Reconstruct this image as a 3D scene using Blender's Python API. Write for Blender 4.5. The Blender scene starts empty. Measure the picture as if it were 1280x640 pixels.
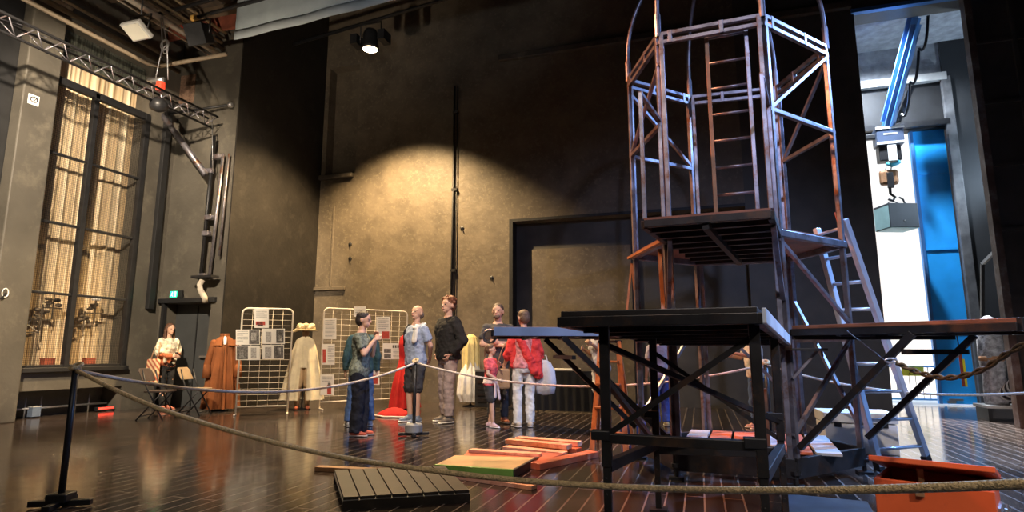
import bpy, math, random
from mathutils import Vector, Matrix, noise
random.seed(7)
V = Vector
S = bpy.context.scene
COL = S.collection
# ------------------------------------------------------------------ camera
F, TH, YAW, HC = 740.0, math.radians(9.2), math.radians(17.4), 1.1
cd = bpy.data.cameras.new('camera'); cam = bpy.data.objects.new('camera', cd); COL.objects.link(cam)
cam.location = (0, 0, HC); cam.rotation_euler = (math.pi/2+TH, 0, YAW)
cd.sensor_width = 36; cd.lens = F/1280*36; cd.clip_end = 200
S.camera = cam
def ray(u, v):
    x = (u-640)/F; y = (320-v)/F
    Y = math.cos(TH)-y*math.sin(TH); Z = math.sin(TH)+y*math.cos(TH)
    return V((x*math.cos(YAW)-Y*math.sin(YAW), x*math.sin(YAW)+Y*math.cos(YAW), Z))
C0 = V((0, 0, HC))
def G(u, v, z=0.0):
    r = ray(u, v); return C0+r*((z-HC)/r.z)
def AY(u, v, Y):
    r = ray(u, v); return C0+r*(Y/r.y)
def AX(u, v, X):
    r = ray(u, v); return C0+r*(X/r.x)
def AD(u, v, d):
    """point on the sight line at horizontal distance d"""
    r = ray(u, v); return C0+r*(d/math.hypot(r.x, r.y))
CR = V((math.cos(YAW), math.sin(YAW), 0))       # image right
CF = V((-math.sin(YAW), math.cos(YAW), 0))      # away from the camera

# ------------------------------------------------------------------ materials
def mat(name, col, rough=.6, metal=0., var=.25, vs=3., bump=0., bs=60., spec=.5, dirt=None, ds=1.2, stretch=None, coat=0.):
    m = bpy.data.materials.new(name); m.use_nodes = True
    nt = m.node_tree; N = nt.nodes; L = nt.links
    b = N['Principled BSDF']; b.inputs['Roughness'].default_value = rough; b.inputs['Metallic'].default_value = metal
    b.inputs['Specular IOR Level'].default_value = spec
    if coat: b.inputs['Coat Weight'].default_value = coat
    tc = N.new('ShaderNodeTexCoord'); src = tc.outputs['Object']
    if stretch:
        mp = N.new('ShaderNodeMapping'); mp.inputs['Scale'].default_value = stretch
        L.new(src, mp.inputs[0]); src = mp.outputs[0]
    n = N.new('ShaderNodeTexNoise'); n.inputs['Scale'].default_value = vs; n.inputs['Detail'].default_value = 6
    L.new(src, n.inputs['Vector'])
    cr = N.new('ShaderNodeValToRGB')
    c = V(col[:3])
    cr.color_ramp.elements[0].position = .3; cr.color_ramp.elements[1].position = .72
    cr.color_ramp.elements[0].color = (*(c*(1-var)), 1); cr.color_ramp.elements[1].color = (*[min(1, x*(1+var)) for x in c], 1)
    L.new(n.outputs['Fac'], cr.inputs[0]); out = cr.outputs[0]
    if dirt:
        n2 = N.new('ShaderNodeTexNoise'); n2.inputs['Scale'].default_value = ds; n2.inputs['Detail'].default_value = 9; n2.inputs['Roughness'].default_value = .7
        L.new(src, n2.inputs['Vector'])
        r2 = N.new('ShaderNodeValToRGB'); r2.color_ramp.elements[0].position = .52; r2.color_ramp.elements[1].position = .66
        r2.color_ramp.elements[0].color = (0, 0, 0, 1); r2.color_ramp.elements[1].color = (1, 1, 1, 1)
        L.new(n2.outputs['Fac'], r2.inputs[0])
        mx = N.new('ShaderNodeMix'); mx.data_type = 'RGBA'
        L.new(r2.outputs[0], mx.inputs['Factor']); L.new(out, mx.inputs[6]); mx.inputs[7].default_value = (*dirt, 1); out = mx.outputs[2]
    L.new(out, b.inputs['Base Color'])
    if bump:
        n3 = N.new('ShaderNodeTexNoise'); n3.inputs['Scale'].default_value = bs; n3.inputs['Detail'].default_value = 4
        L.new(src, n3.inputs['Vector'])
        bp = N.new('ShaderNodeBump'); bp.inputs['Strength'].default_value = bump; bp.inputs['Distance'].default_value = .02
        L.new(n3.outputs['Fac'], bp.inputs['Height']); L.new(bp.outputs[0], b.inputs['Normal'])
    return m
def emit(name, col, st):
    m = bpy.data.materials.new(name); m.use_nodes = True
    b = m.node_tree.nodes['Principled BSDF']
    b.inputs['Base Color'].default_value = (*col, 1); b.inputs['Emission Color'].default_value = (*col, 1); b.inputs['Emission Strength'].default_value = st
    return m
M = {}
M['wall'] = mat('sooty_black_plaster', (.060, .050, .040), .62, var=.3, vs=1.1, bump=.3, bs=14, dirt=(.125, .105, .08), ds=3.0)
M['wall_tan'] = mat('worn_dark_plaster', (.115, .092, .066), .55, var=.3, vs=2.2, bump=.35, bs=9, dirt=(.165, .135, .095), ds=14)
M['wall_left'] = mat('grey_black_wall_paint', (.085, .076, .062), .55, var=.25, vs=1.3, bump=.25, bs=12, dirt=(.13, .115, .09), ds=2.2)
M['black'] = mat('matt_black_paint', (.012, .012, .013), .55, var=.3, vs=5)
M['panel'] = mat('black_scenery_panel', (.065, .06, .052), .5, var=.3, vs=2, bump=.1)
M['ceil'] = mat('black_ceiling', (.012, .011, .010), .9, var=.3)
M['chip'] = mat('bare_plaster', (.55, .45, .33), .9, var=.3, vs=14, bump=.5, bs=30)
M['brick'] = mat('bare_brick', (.2, .12, .08), .9, var=.4, vs=20, bump=.4)
M['bmetal'] = mat('black_steel', (.02, .02, .022), .42, .3, var=.3, vs=9)
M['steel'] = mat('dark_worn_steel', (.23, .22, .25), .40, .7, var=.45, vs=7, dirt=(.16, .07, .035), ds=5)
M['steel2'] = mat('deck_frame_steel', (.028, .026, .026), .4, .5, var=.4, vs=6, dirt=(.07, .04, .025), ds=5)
M['alu'] = mat('brushed_aluminium', (.66, .70, .78), .35, .45, var=.12, vs=12)
M['chrome'] = mat('zinc_plated_steel', (.6, .6, .62), .3, .9, var=.2)
M['board'] = mat('scuffed_red_brown_board', (.20, .075, .04), .45, var=.4, vs=5, dirt=(.1, .05, .035), ds=4, stretch=(1, 1, 6))
M['dboard'] = mat('dark_stage_board', (.022, .018, .016), .4, var=.4, vs=4, dirt=(.045, .034, .026), ds=4)
M['wood'] = mat('orange_brown_wood', (.33, .15, .06), .5, var=.35, vs=5, stretch=(6, 6, 1), bump=.1)
M['redwood'] = mat('red_painted_wood', (.52, .13, .06), .45, var=.25, vs=4, dirt=(.5, .25, .16), ds=5)
M['pinkwood'] = mat('salmon_painted_wood', (.72, .40, .26), .5, var=.2, vs=4, dirt=(.55, .24, .14), ds=5)
M['green'] = mat('green_painted_edge', (.16, .36, .06), .5, var=.2)
M['cream_wood'] = mat('sand_coloured_board', (.55, .40, .20), .5, var=.25, vs=4)
M['chest'] = mat('orange_red_chest_paint', (.66, .11, .03), .42, var=.18, vs=3, dirt=(.42, .06, .02), ds=3)
M['grey'] = mat('grey_paint', (.38, .38, .37), .5, var=.2)
M['white'] = mat('white_paint', (.75, .74, .72), .5, var=.08)
M['crate'] = mat('pale_grey_crate', (.78, .76, .73), .5, var=.1)
M['gridm'] = mat('cream_coated_wire', (.78, .70, .58), .4, var=.06)
M['rope'] = mat('hemp_rope', (.72, .54, .30), .85, var=.35, vs=60, bump=.8, bs=120)
M['wrope'] = mat('pale_rope', (.62, .54, .46), .8, var=.25, vs=60, bump=.5, bs=120)
M['bluep'] = mat('blue_door_paint', (.02, .36, .90), .4, var=.1)
M['bluedk'] = mat('blue_beam_paint', (.06, .20, .50), .4, .2, var=.15)
M['facade'] = mat('beige_render', (.78, .70, .60), .9, var=.05, vs=2)
M['concrete'] = mat('concrete', (.42, .42, .42), .85, var=.25, vs=4, bump=.2, dirt=(.3, .3, .3), ds=5)
M['yard'] = mat('pale_yard_concrete', (.75, .72, .68), .8, var=.1, vs=3)
M['plaster'] = mat('grey_blue_plaster', (.28, .30, .33), .85, var=.3, vs=5, bump=.4, bs=25)
M['canvas'] = mat('grey_blue_canvas', (.30, .34, .36), .8, var=.12, vs=3, bump=.15)
M['red'] = mat('red_rubber', (.60, .06, .03), .5, var=.2)
M['green_e'] = emit('exit_sign_green', (.02, .75, .36), 1.6)
M['lens'] = emit('warm_lamp_lens', (1, .78, .5), 14)
M['redlamp'] = emit('red_led', (1, .05, .03), 2.5)
M['glassy'] = mat('lamp_glass', (.6, .58, .5), .15, var=.05)
M['paper'] = mat('white_paper', (.80, .76, .68), .8, var=.05)
M['ink'] = mat('dark_print', (.13, .12, .11), .7, var=.6, vs=30)
M['inkg'] = mat('grey_print', (.42, .40, .37), .7, var=.35, vs=40)
M['inkr'] = mat('red_print', (.45, .06, .04), .7, var=.3, vs=30)
M['yellow'] = mat('yellow_sign', (.85, .65, .03), .5, var=.05)
M['teal'] = mat('pale_teal_paint', (.35, .55, .55), .6, var=.15)
M['brown'] = mat('rusty_brown', (.30, .15, .07), .6, .2, var=.35, vs=8)
M['curt'] = None
def curtain_mat():
    m = bpy.data.materials.new('striped_tan_curtain'); m.use_nodes = True
    nt = m.node_tree; N = nt.nodes; L = nt.links; b = N['Principled BSDF']; b.inputs['Roughness'].default_value = .8
    tc = N.new('ShaderNodeTexCoord'); mp = N.new('ShaderNodeMapping'); mp.inputs['Scale'].default_value = (9, 9, .08)
    L.new(tc.outputs['Object'], mp.inputs[0])
    n = N.new('ShaderNodeTexNoise'); n.inputs['Scale'].default_value = 1.6; n.inputs['Detail'].default_value = 5; L.new(mp.outputs[0], n.inputs['Vector'])
    cr = N.new('ShaderNodeValToRGB'); e = cr.color_ramp.elements
    e[0].position = .32; e[0].color = (.34, .23, .12, 1); e[1].position = .72; e[1].color = (.95, .82, .60, 1)
    q = e.new(.5); q.color = (.66, .50, .31, 1)
    L.new(n.outputs['Fac'], cr.inputs[0]); L.new(cr.outputs[0], b.inputs['Base Color'])
    return m
M['curt'] = curtain_mat()
def floor_mat():
    m = bpy.data.materials.new('dark_glossy_stage_planks'); m.use_nodes = True
    nt = m.node_tree; N = nt.nodes; L = nt.links; b = N['Principled BSDF']
    tc = N.new('ShaderNodeTexCoord'); mp = N.new('ShaderNodeMapping'); mp.inputs['Rotation'].default_value = (0, 0, math.pi/2)
    L.new(tc.outputs['Object'], mp.inputs[0])
    br = N.new('ShaderNodeTexBrick'); br.inputs['Scale'].default_value = 1; br.inputs['Brick Width'].default_value = 2.4; br.inputs['Row Height'].default_value = .14
    br.inputs['Mortar Size'].default_value = .007; br.inputs['Color1'].default_value = (.052, .036, .029, 1); br.inputs['Color2'].default_value = (.018, .015, .014, 1); br.inputs['Mortar'].default_value = (.26, .22, .20, 1)
    L.new(mp.outputs[0], br.inputs['Vector'])
    n = N.new('ShaderNodeTexNoise'); n.inputs['Scale'].default_value = 1.7; n.inputs['Detail'].default_value = 7; L.new(tc.outputs['Object'], n.inputs['Vector'])
    mx = N.new('ShaderNodeMix'); mx.data_type = 'RGBA'; mx.blend_type = 'MULTIPLY'; mx.inputs['Factor'].default_value = .7
    cr = N.new('ShaderNodeValToRGB'); cr.color_ramp.elements[0].color = (.45, .42, .42, 1); cr.color_ramp.elements[1].color = (1.0, .95, .9, 1)
    L.new(n.outputs['Fac'], cr.inputs[0]); L.new(br.outputs['Color'], mx.inputs[6]); L.new(cr.outputs[0], mx.inputs[7]); L.new(mx.outputs[2], b.inputs['Base Color'])
    mr = N.new('ShaderNodeMapRange'); mr.inputs['To Min'].default_value = .07; mr.inputs['To Max'].default_value = .22
    n2 = N.new('ShaderNodeTexNoise'); n2.inputs['Scale'].default_value = 4; n2.inputs['Detail'].default_value = 5; L.new(tc.outputs['Object'], n2.inputs['Vector'])
    L.new(n2.outputs['Fac'], mr.inputs[0]); L.new(mr.outputs[0], b.inputs['Roughness'])
    bp = N.new('ShaderNodeBump'); bp.inputs['Strength'].default_value = .5; bp.inputs['Distance'].default_value = .005; bp.invert = True
    ad = N.new('ShaderNodeMath'); ad.operation = 'MULTIPLY_ADD'; L.new(n2.outputs['Fac'], ad.inputs[0]); ad.inputs[1].default_value = .35; L.new(br.outputs['Fac'], ad.inputs[2])
    L.new(ad.outputs[0], bp.inputs['Height']); L.new(bp.outputs[0], b.inputs['Normal'])
    b.inputs['Specular IOR Level'].default_value = .7
    return m
M['floor'] = floor_mat()
def cloth(name, col, var=.15, vs=8, rough=.85, bump=.25, bs=40):
    k = 'cl_'+name
    if k not in M: M[k] = mat(name, col, rough, var=var, vs=vs, bump=bump, bs=bs, spec=.25)
    return M[k]

# ------------------------------------------------------------------ mesh builder
WL = {}
class MB:
    def __init__(s): s.v = []; s.f = []
    def add(s, vs, fs):
        o = len(s.v); s.v += [tuple(x) for x in vs]; s.f += [tuple(i+o for i in f) for f in fs]
    def box(s, c, d, R=None):
        c = V(c); hx, hy, hz = d[0]/2, d[1]/2, d[2]/2
        P = [V((x*hx, y*hy, z*hz)) for z in (-1, 1) for y in (-1, 1) for x in (-1, 1)]
        if R is not None: P = [R @ p for p in P]
        s.add([c+p for p in P], [(0, 2, 3, 1), (4, 5, 7, 6), (0, 1, 5, 4), (2, 6, 7, 3), (0, 4, 6, 2), (1, 3, 7, 5)]); return s
    def b(s, x0, x1, y0, y1, z0, z1):
        return s.box(((x0+x1)/2, (y0+y1)/2, (z0+z1)/2), (abs(x1-x0), abs(y1-y0), abs(z1-z0)))
    def bar(s, p, q, w, h=None, up=(0, 0, 1)):
        p = V(p); q = V(q); h = h or w; z = (q-p); l = z.length; z.normalize(); u = V(up)
        if abs(z.dot(u)) > .98: u = V((0, 1, 0)) if abs(z.y) < .9 else V((1, 0, 0))
        x = u.cross(z).normalized(); y = z.cross(x)
        R = Matrix((x, y, z)).transposed()
        return s.box((p+q)/2, (w, h, l), R)
    def tube(s, p, q, r, r2=None, n=10, caps=True):
        return s.path([p, q], r, n, caps, r2)
    def path(s, pts, r, n=8, caps=True, r2=None, closed=False, squash=None):
        pts = [V(p) for p in pts]; k = len(pts); rings = []; u = None
        for i, p in enumerate(pts):
            a = pts[(i-1) % k] if (i > 0 or closed) else p; c = pts[(i+1) % k] if (i < k-1 or closed) else p
            t = (c-a)
            if t.length < 1e-9: t = V((0, 0, 1))
            t.normalize()
            if u is None:
                u = V((0, 0, 1)) if abs(t.z) < .9 else V((1, 0, 0))
            u = (u-t*u.dot(t)).normalized(); w = t.cross(u)
            rr = r if not callable(r) else r(i/(k-1 if k > 1 else 1))
            if r2 is not None: rr = r+(r2-r)*i/(k-1)
            rings.append([p+(u*math.cos(2*math.pi*j/n)+w*math.sin(2*math.pi*j/n))*rr for j in range(n)])
        vs = [x for R in rings for x in R]; fs = []
        for i in range(k if closed else k-1):
            a = i*n; c = ((i+1) % k)*n
            for j in range(n): fs.append((a+j, a+(j+1) % n, c+(j+1) % n, c+j))
        if caps and not closed:
            fs.append(tuple(range(n-1, -1, -1))); fs.append(tuple((k-1)*n+j for j in range(n)))
        s.add(vs, fs); return s
    def lathe(s, c, prof, n=20, axis=V((0, 0, 1)), sx=1., sy=1., caps=True, fold=0., nf=0, ph=0.):
        c = V(c); a = V(axis).normalized(); u = V((1, 0, 0)) if abs(a.x) < .9 else V((0, 1, 0)); u = (u-a*u.dot(a)).normalized(); w = a.cross(u)
        vs = []; fs = []; k = len(prof)
        for (r, z) in prof:
            for j in range(n):
                t = 2*math.pi*j/n; rr = r*(1+fold*math.sin(nf*t+ph)*(1 if nf else 0))
                vs.append(c+a*z+u*(math.cos(t)*rr*sx)+w*(math.sin(t)*rr*sy))
        for i in range(k-1):
            for j in range(n): fs.append((i*n+j, i*n+(j+1) % n, (i+1)*n+(j+1) % n, (i+1)*n+j))
        if caps:
            fs.append(tuple(range(n-1, -1, -1))); fs.append(tuple((k-1)*n+j for j in range(n)))
        s.add(vs, fs); return s
    def prism(s, poly, d):
        """poly: list of 3D points of a planar outline, d: extrusion vector"""
        n = len(poly); P = [V(p) for p in poly]; d = V(d)
        s.add(P+[p+d for p in P], [tuple(range(n-1, -1, -1)), tuple(range(n, 2*n))]+[(i, (i+1) % n, n+(i+1) % n, n+i) for i in range(n)]); return s
    def sheet(s, fn, nu, nv):
        vs = [fn(i/nu, j/nv) for j in range(nv+1) for i in range(nu+1)]
        s.add(vs, [(j*(nu+1)+i, j*(nu+1)+i+1, (j+1)*(nu+1)+i+1, (j+1)*(nu+1)+i) for j in range(nv) for i in range(nu)]); return s
    def ball(s, c, r, n=12, m=8):
        c = V(c); r = V((r, r, r)) if not isinstance(r, (tuple, Vector)) else V(r)
        vs = [c+V((0, 0, r.z))]; fs = []
        for i in range(1, m):
            a = math.pi*i/m
            for j in range(n):
                t = 2*math.pi*j/n; vs.append(c+V((r.x*math.sin(a)*math.cos(t), r.y*math.sin(a)*math.sin(t), r.z*math.cos(a))))
        vs.append(c-V((0, 0, r.z))); l = len(vs)-1
        for j in range(n): fs.append((0, 1+j, 1+(j+1) % n)); fs.append((l, l-1-j, l-1-(j+1) % n))
        for i in range(m-2):
            for j in range(n): fs.append((1+i*n+j, 1+(i+1)*n+j, 1+(i+1)*n+(j+1) % n, 1+i*n+(j+1) % n))
        s.add(vs, fs); return s
    def cap(s, p, q, r1, r2, flat=1., side=(1, 0, 0), n=14, round_=True):
        """tapered limb piece with round ends; flat squeezes the axis across 'side'"""
        p = V(p); q = V(q); t = (q-p); l = t.length
        t = t.normalized() if l > 1e-6 else V((0, 0, 1))
        sd = V(side); sd = sd-t*sd.dot(t)
        if sd.length < 1e-3: sd = V((0, 1, 0))-t*t.y
        sd.normalize(); w = t.cross(sd)
        prof = []
        if round_:
            for k in range(5): a = math.pi/2*(k/5); prof.append((-r1*math.cos(a), r1*math.sin(a)*1.0 if k else r1*.05))
        prof += [(0, r1), (l, r2)]
        if round_:
            for k in range(4, -1, -1): a = math.pi/2*(k/5); prof.append((l+r2*math.cos(a), r2*math.sin(a) if k else r2*.05))
        vs = []; fs = []
        for (z, r) in prof:
            for j in range(n):
                a = 2*math.pi*j/n; vs.append(p+t*z+sd*(math.cos(a)*r)+w*(math.sin(a)*r*flat))
        for i in range(len(prof)-1):
            for j in range(n): fs.append((i*n+j, i*n+(j+1) % n, (i+1)*n+(j+1) % n, (i+1)*n+j))
        fs.append(tuple(range(n-1, -1, -1))); k = (len(prof)-1)*n; fs.append(tuple(k+j for j in range(n)))
        s.add(vs, fs); return s
    def xf(s, fn): s.v = [tuple(fn(V(p))) for p in s.v]; return s
    def build(s, name, m, parent=None, smooth=False, bevel=0., remesh=0., sm=0, loc=None, wrinkle=0.):
        off = V((0, 0, 0)) if parent is None else WL[parent.name]
        me = bpy.data.meshes.new(name)
        o = bpy.data.objects.new(name, me); COL.objects.link(o)
        if parent is not None: o.parent = parent
        elif loc is not None: off = V(loc); o.location = off
        elif s.v:
            xs = [p[0] for p in s.v]; ys = [p[1] for p in s.v]; zs = [p[2] for p in s.v]
            off = V(((min(xs)+max(xs))/2, (min(ys)+max(ys))/2, min(zs))); o.location = off
        WL[o.name] = off
        me.from_pydata([tuple(V(p)-off) for p in s.v], [], s.f); me.update()
        me.materials.append(m if not isinstance(m, str) else M[m])
        if smooth:
            for p in me.polygons: p.use_smooth = True
        if bevel:
            d = o.modifiers.new('bevel', 'BEVEL'); d.width = bevel; d.segments = 2; d.limit_method = 'ANGLE'; d.angle_limit = .7
        if remesh:
            d = o.modifiers.new('surface', 'REMESH'); d.mode = 'VOXEL'; d.voxel_size = remesh; d.use_smooth_shade = True
            if sm:
                d = o.modifiers.new('smooth', 'SMOOTH'); d.factor = .5; d.iterations = sm
            if wrinkle:
                d = o.modifiers.new('folds', 'DISPLACE'); d.texture = WR; d.texture_coords = 'LOCAL'; d.strength = wrinkle; d.mid_level = .5
        return o
def tag(o, label=None, cat=None, group=None, kind=None):
    if label: o['label'] = label
    if cat: o['category'] = cat
    if group: o['group'] = group
    if kind: o['kind'] = kind
    return o
def thing(name, label, cat, loc, group=None):
    o = bpy.data.objects.new(name, None); COL.objects.link(o); o.location = loc; o.empty_display_size = .1
    WL[o.name] = V(loc); return tag(o, label, cat, group)
def struct(mb, name, m, **k): return tag(mb.build(name, m, **k), kind='structure')

# ------------------------------------------------------------------ the room
XL, Y1, XB, YB = -10.6, 9.5, -9.0, 12.4
ZC = 11.0
struct(MB().b(-14, 12, -7, 14.6, -.2, 0), 'floor', 'floor')
struct(MB().b(-14, 12, -7, 12.4, ZC, ZC+.3), 'ceiling', 'ceil')
# left wall: pilaster, window opening (Y 6.88..8.82, Z .84..6.9), low slot (Y 6.84..8.9, Z 0.02...45)
w = MB()
struct(MB().b(XL-.9, XL-.02, -7, 6.34, 0, ZC), 'wall_left_near', 'black')
w.b(XL-.9, XL, 8.84, Y1, 0, ZC)
w.b(XL-.9, XL, 6.35, 8.84, .46, .82)
w.b(XL-.9, XL, 6.35, 8.84, 6.95, ZC)
w.b(XL-.9, XL-.5, 6.35, 8.84, 0, .46)
w.b(XL-.9, XL-.02, 6.35, 6.84, 0, ZC)
struct(w, 'wall_left', 'wall_left')
struct(MB().b(XL-.02, XL+.22, 6.33, 6.87, 0, 7.3), 'trim_1', 'wall_left', bevel=.02)
# curtain behind the window
t = thing('curtain', 'tan and brown striped curtain hanging behind the tall barred window', 'curtain', (XL-.42, 7.85, .86))
MB().sheet(lambda a, b: V((XL-.42+.012*math.sin(a*70)+.012*math.sin(a*23+1)+.005*math.sin(a*131), 6.84+a*2.0, .86+b*6.2)), 240, 6).build('fabric', 'curt', t, smooth=True)
MB().tube((XL-.42, 6.85, 7.06), (XL-.42, 8.83, 7.06), .02).build('curtain_rail', 'bmetal', t)
# window frame and wire mesh
wf = MB()
for z in (.86, 2.1, 3.32, 4.54, 5.82): wf.b(XL-.06, XL, 6.86, 8.84, z-.022, z+.022)
wf.b(XL-.08, XL+.02, 6.86, 8.84, 5.80, 5.93)
wf.b(XL-.08, XL+.02, 7.67, 7.76, .84, 5.9)
wf.b(XL-.08, XL+.02, 6.86, 6.91, .84, 5.9); wf.b(XL-.08, XL+.03, 8.74, 8.84, .84, 5.9)
wi = struct(wf, 'window_1', 'bmetal', bevel=.006)
struct(MB().b(XL-.3, XL-.22, 6.86, 8.83, 6.42, 7.3), 'window_2', mat('dirty_green_black_glass', (.055, .06, .05), .3, var=.95, vs=4, stretch=(9, 9, .8), dirt=(.16, .16, .13), ds=9))
me_ = MB()
for i in range(64):
    y = 6.9+i*1.88/63; me_.box((XL-.045, y, 3.35), (.0035, .0035, 5.0))
for i in range(150):
    z = .86+i*4.96/149; me_.box((XL-.048, 7.84, z), (.0035, 1.88, .0035))
struct(me_, 'wire_mesh', 'bmetal', parent=wi)
struct(MB().b(XL-.2, XL+.09, 6.84, 8.86, .76, .84), 'window_sill', 'black', parent=wi, bevel=.01)
# wall section beside the corner, with its door under a lintel
w = MB()
zl = 2.08
w.b(XL-.1, -10.45, Y1, Y1+.4, 0, ZC)
w.b(-10.45, -9.3, Y1, Y1+.4, zl, ZC)
w.b(-9.3, XB, Y1, Y1+.4, 0, ZC)
w.b(XB-.4, XB, Y1+.4, YB, 0, ZC)
struct(w, 'wall_corner', 'wall_left')
struct(MB().b(XB, XB+.03, Y1-.0, YB, 0, ZC), 'wall_corner_side', mat('shade_darkened_plaster', (.015, .0125, .010), .65, var=.35, vs=1.2, bump=.25, bs=14, dirt=(.024, .02, .016), ds=3, spec=.3))  # unlit side of the corner: its shade is put into the plaster colour
d = struct(MB().b(-10.45, -9.3, Y1+.28, Y1+.34, 0, zl), 'door_1', mat('grey_door', (.05, .053, .055), .45, var=.15), bevel=.005)
MB().b(-9.88, -9.86, Y1+.26, Y1+.285, .02, 2.04).build('door_edge', 'black', d)
MB().b(-9.7, -9.5, Y1+.22, Y1+.285, .98, 1.02).build('door_handle', 'chrome', d)
struct(MB().b(XL, -9.15, Y1-.07, Y1+.02, zl, zl+.1), 'trim_2', 'black', bevel=.01)
struct(MB().b(-10.5, -10.43, Y1-.05, Y1+.02, 0, zl), 'trim_3', 'black')
struct(MB().b(XL-.02, XL+.09, Y1-.34, Y1-.2, 1.95, 6.4), 'trim_4', 'black', bevel=.01)
# back wall with niche, wide recessed opening, scenery doorway
w = MB()
w.b(XB, -9.05+2.0, YB, YB+.4, 0, ZC) if False else None
nz0, nz1, nx0, nx1 = 5.5, 8.4, -8.85, -7.98
ox0, ox1, oz = -3.89, 1.0, 3.98
px0, px1, pz = 3.24, 5.3, 7.75
w.b(-9.45, nx0, YB, YB+.5, 0, ZC); w.b(nx0, nx1, YB, YB+.5, 0, nz0); w.b(nx0, nx1, YB, YB+.5, nz1, ZC); w.b(nx0, nx1, YB+.3, YB+.5, nz0, nz1)
w.b(nx1, ox0, YB, YB+.5, 0, ZC)
w.b(ox0, ox1, YB, YB+.5, oz, ZC)
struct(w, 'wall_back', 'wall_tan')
w = MB()
w.b(ox1, px0, YB, YB+.5, 0, ZC); w.b(px0, px1, YB, YB+.5, pz, ZC); w.b(px1, 12, YB, YB+.5, 0, ZC)
struct(w, 'wall_back_right', 'panel')
struct(MB().b(ox0-.02, ox1, YB+.3, YB+.5, 0, oz), 'wall_recess', 'panel')
w = MB(); w.b(-3.48, -1.3, YB+.2, YB+.31, 0, 3.36); struct(w, 'wall_recess_panel', 'wall_tan')
struct(MB().b(ox0-.02, ox1, YB-.012, YB+.01, oz, oz+.06).b(ox0-.06, ox0+.02, YB-.012, YB+.3, 0, oz+.06), 'trim_5', 'black')
# higher ledge on back wall, string course at the niche
struct(MB().b(-8.98, -8.02, YB-.1, YB+.02, nz0-.12, nz0), 'trim_6', 'wall', bevel=.02)
struct(MB().b(-9.2, -8.1, YB-.06, YB+.02, 2.58, 2.66).b(-8.55, -8.5, YB-.03, YB+.02, 2.66, 4.7), 'trim_7', 'wall_tan', bevel=.01)
struct(MB().b(-4.2, 3.2, YB-.1, YB+.02, 7.85, 8.0), 'trim_8', 'wall', bevel=.02)
# remaining shell behind and right of the camera
struct(MB().b(11.6, 12, -7, YB, 0, ZC), 'wall_right', 'black')
struct(MB().b(-14, 12, -7.3, -7, 0, ZC), 'wall_rear', 'black')
struct(MB().b(-14, XL-.85, -7, YB+.5, 0, ZC), 'wall_outer_left', 'black')
# loading passage behind the doorway
YO = 14.6
struct(MB().b(2.4, px0-.01, YB+.5, YO+.3, 0, 8.2), 'wall_passage_left', 'panel')
struct(MB().b(2.4, 8.2, YB+.5, YO+.3, 7.95, 8.4), 'ceiling_passage', 'plaster')
ox_r, oz_t = 5.42, 5.98
w = MB(); w.b(ox_r, 8.2, YO, YO+.3, 0, 7.95)
struct(w, 'wall_passage_end', mat('grey_passage_paint', (.022, .023, .025), .6, var=.2, vs=2))
struct(MB().b(px0-.01, ox_r, YO+.05, YO+.3, oz_t, 7.1), 'wall_passage_head', 'black'); struct(MB().b(px0-.01, ox_r, YO+.05, YO+.3, 7.1, 7.95), 'wall_passage_lintel', 'plaster')
struct(MB().b(px0, ox_r+.05, YO-.1, YO+.05, 7.02, 7.2), 'trim_9', 'grey', bevel=.01)
struct(MB().b(ox_r-.06, ox_r+.12, YO-.08, YO+.02, 0, 7.1), 'trim_10', mat('worn_grey_frame', (.10, .10, .105), .6, var=.4, vs=5), bevel=.01)
struct(MB().bar((3.35, YO-.05, 6.2), (3.7, YO-.05, 7.05), .07).bar((4.35, YO-.05, 6.15), (4.75, YO-.05, 7.05), .07).b(px0, ox_r, YO-.1, YO+.02, 6.0, 6.12), 'trim_11', 'bmetal')
struct(MB().b(px0-.05, px1+.4, YB-.06, YB+.06, pz-.01, pz+.07), 'trim_12', 'bluedk')
struct(MB().b(8.2, 8.5, YB+.5, YO+.3, 0, 8.4), 'wall_passage_right', 'panel')
# blue door leaf
t = struct(MB().b(4.72, ox_r-.02, YO+.2, YO+.28, .03, oz_t+.02), 'door_2', 'bluep', bevel=.006)
for z in (1.55, 3.3, 5.0): MB().b(4.74, ox_r-.04, YO+.17, YO+.205, z-.03, z+.03).build('door_rail', 'bluep', t)
MB().b(4.72, 4.78, YO+.16, YO+.205, .03, oz_t).build('door_edge', 'bluedk', t)
MB().b(4.86, 5.0, YO+.12, YO+.2, .05, .1).b(4.9, 5.14, YO+.13, YO+.2, .1, .14).build('door_bolt', 'chrome', t)
# yard and house across
struct(MB().b(-30, 40, 14.6, 60, -.2, -.001), 'ground_yard', 'yard')
struct(MB().b(-20, 30, 19.5, 20, 0, 12), 'wall_facade', 'facade')
struct(MB().b(4.55, 4.75, 19.38, 19.5, 0, 12), 'trim_13', mat('pale_pink_trim', (.75, .55, .47), .8, var=.05), bevel=.01)

# plaster chips and marks
def chip(u, v, w_, h_, X_, label, seed):
    c = AX(u, v, X_); rnd = random.Random(seed); n = 14
    pts = [c+V((0, math.cos(2*math.pi*i/n)*w_*(.7+.5*rnd.random()), math.sin(2*math.pi*i/n)*h_*(.7+.5*rnd.random()))) for i in range(n)]
    o = MB().prism([p-V((.004, 0, 0)) for p in pts], (.016, 0, 0)).build('bare_plaster_patch', 'chip')
    tag(o, label, 'plaster patch')
chip(349, 255, .42, .17, XB, 'larger pale bare plaster patch on the dark wall left of the spot pool', 3)
chip(385, 166, .28, .10, XB, 'small round pale patch high on the dark wall corner', 5)
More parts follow.
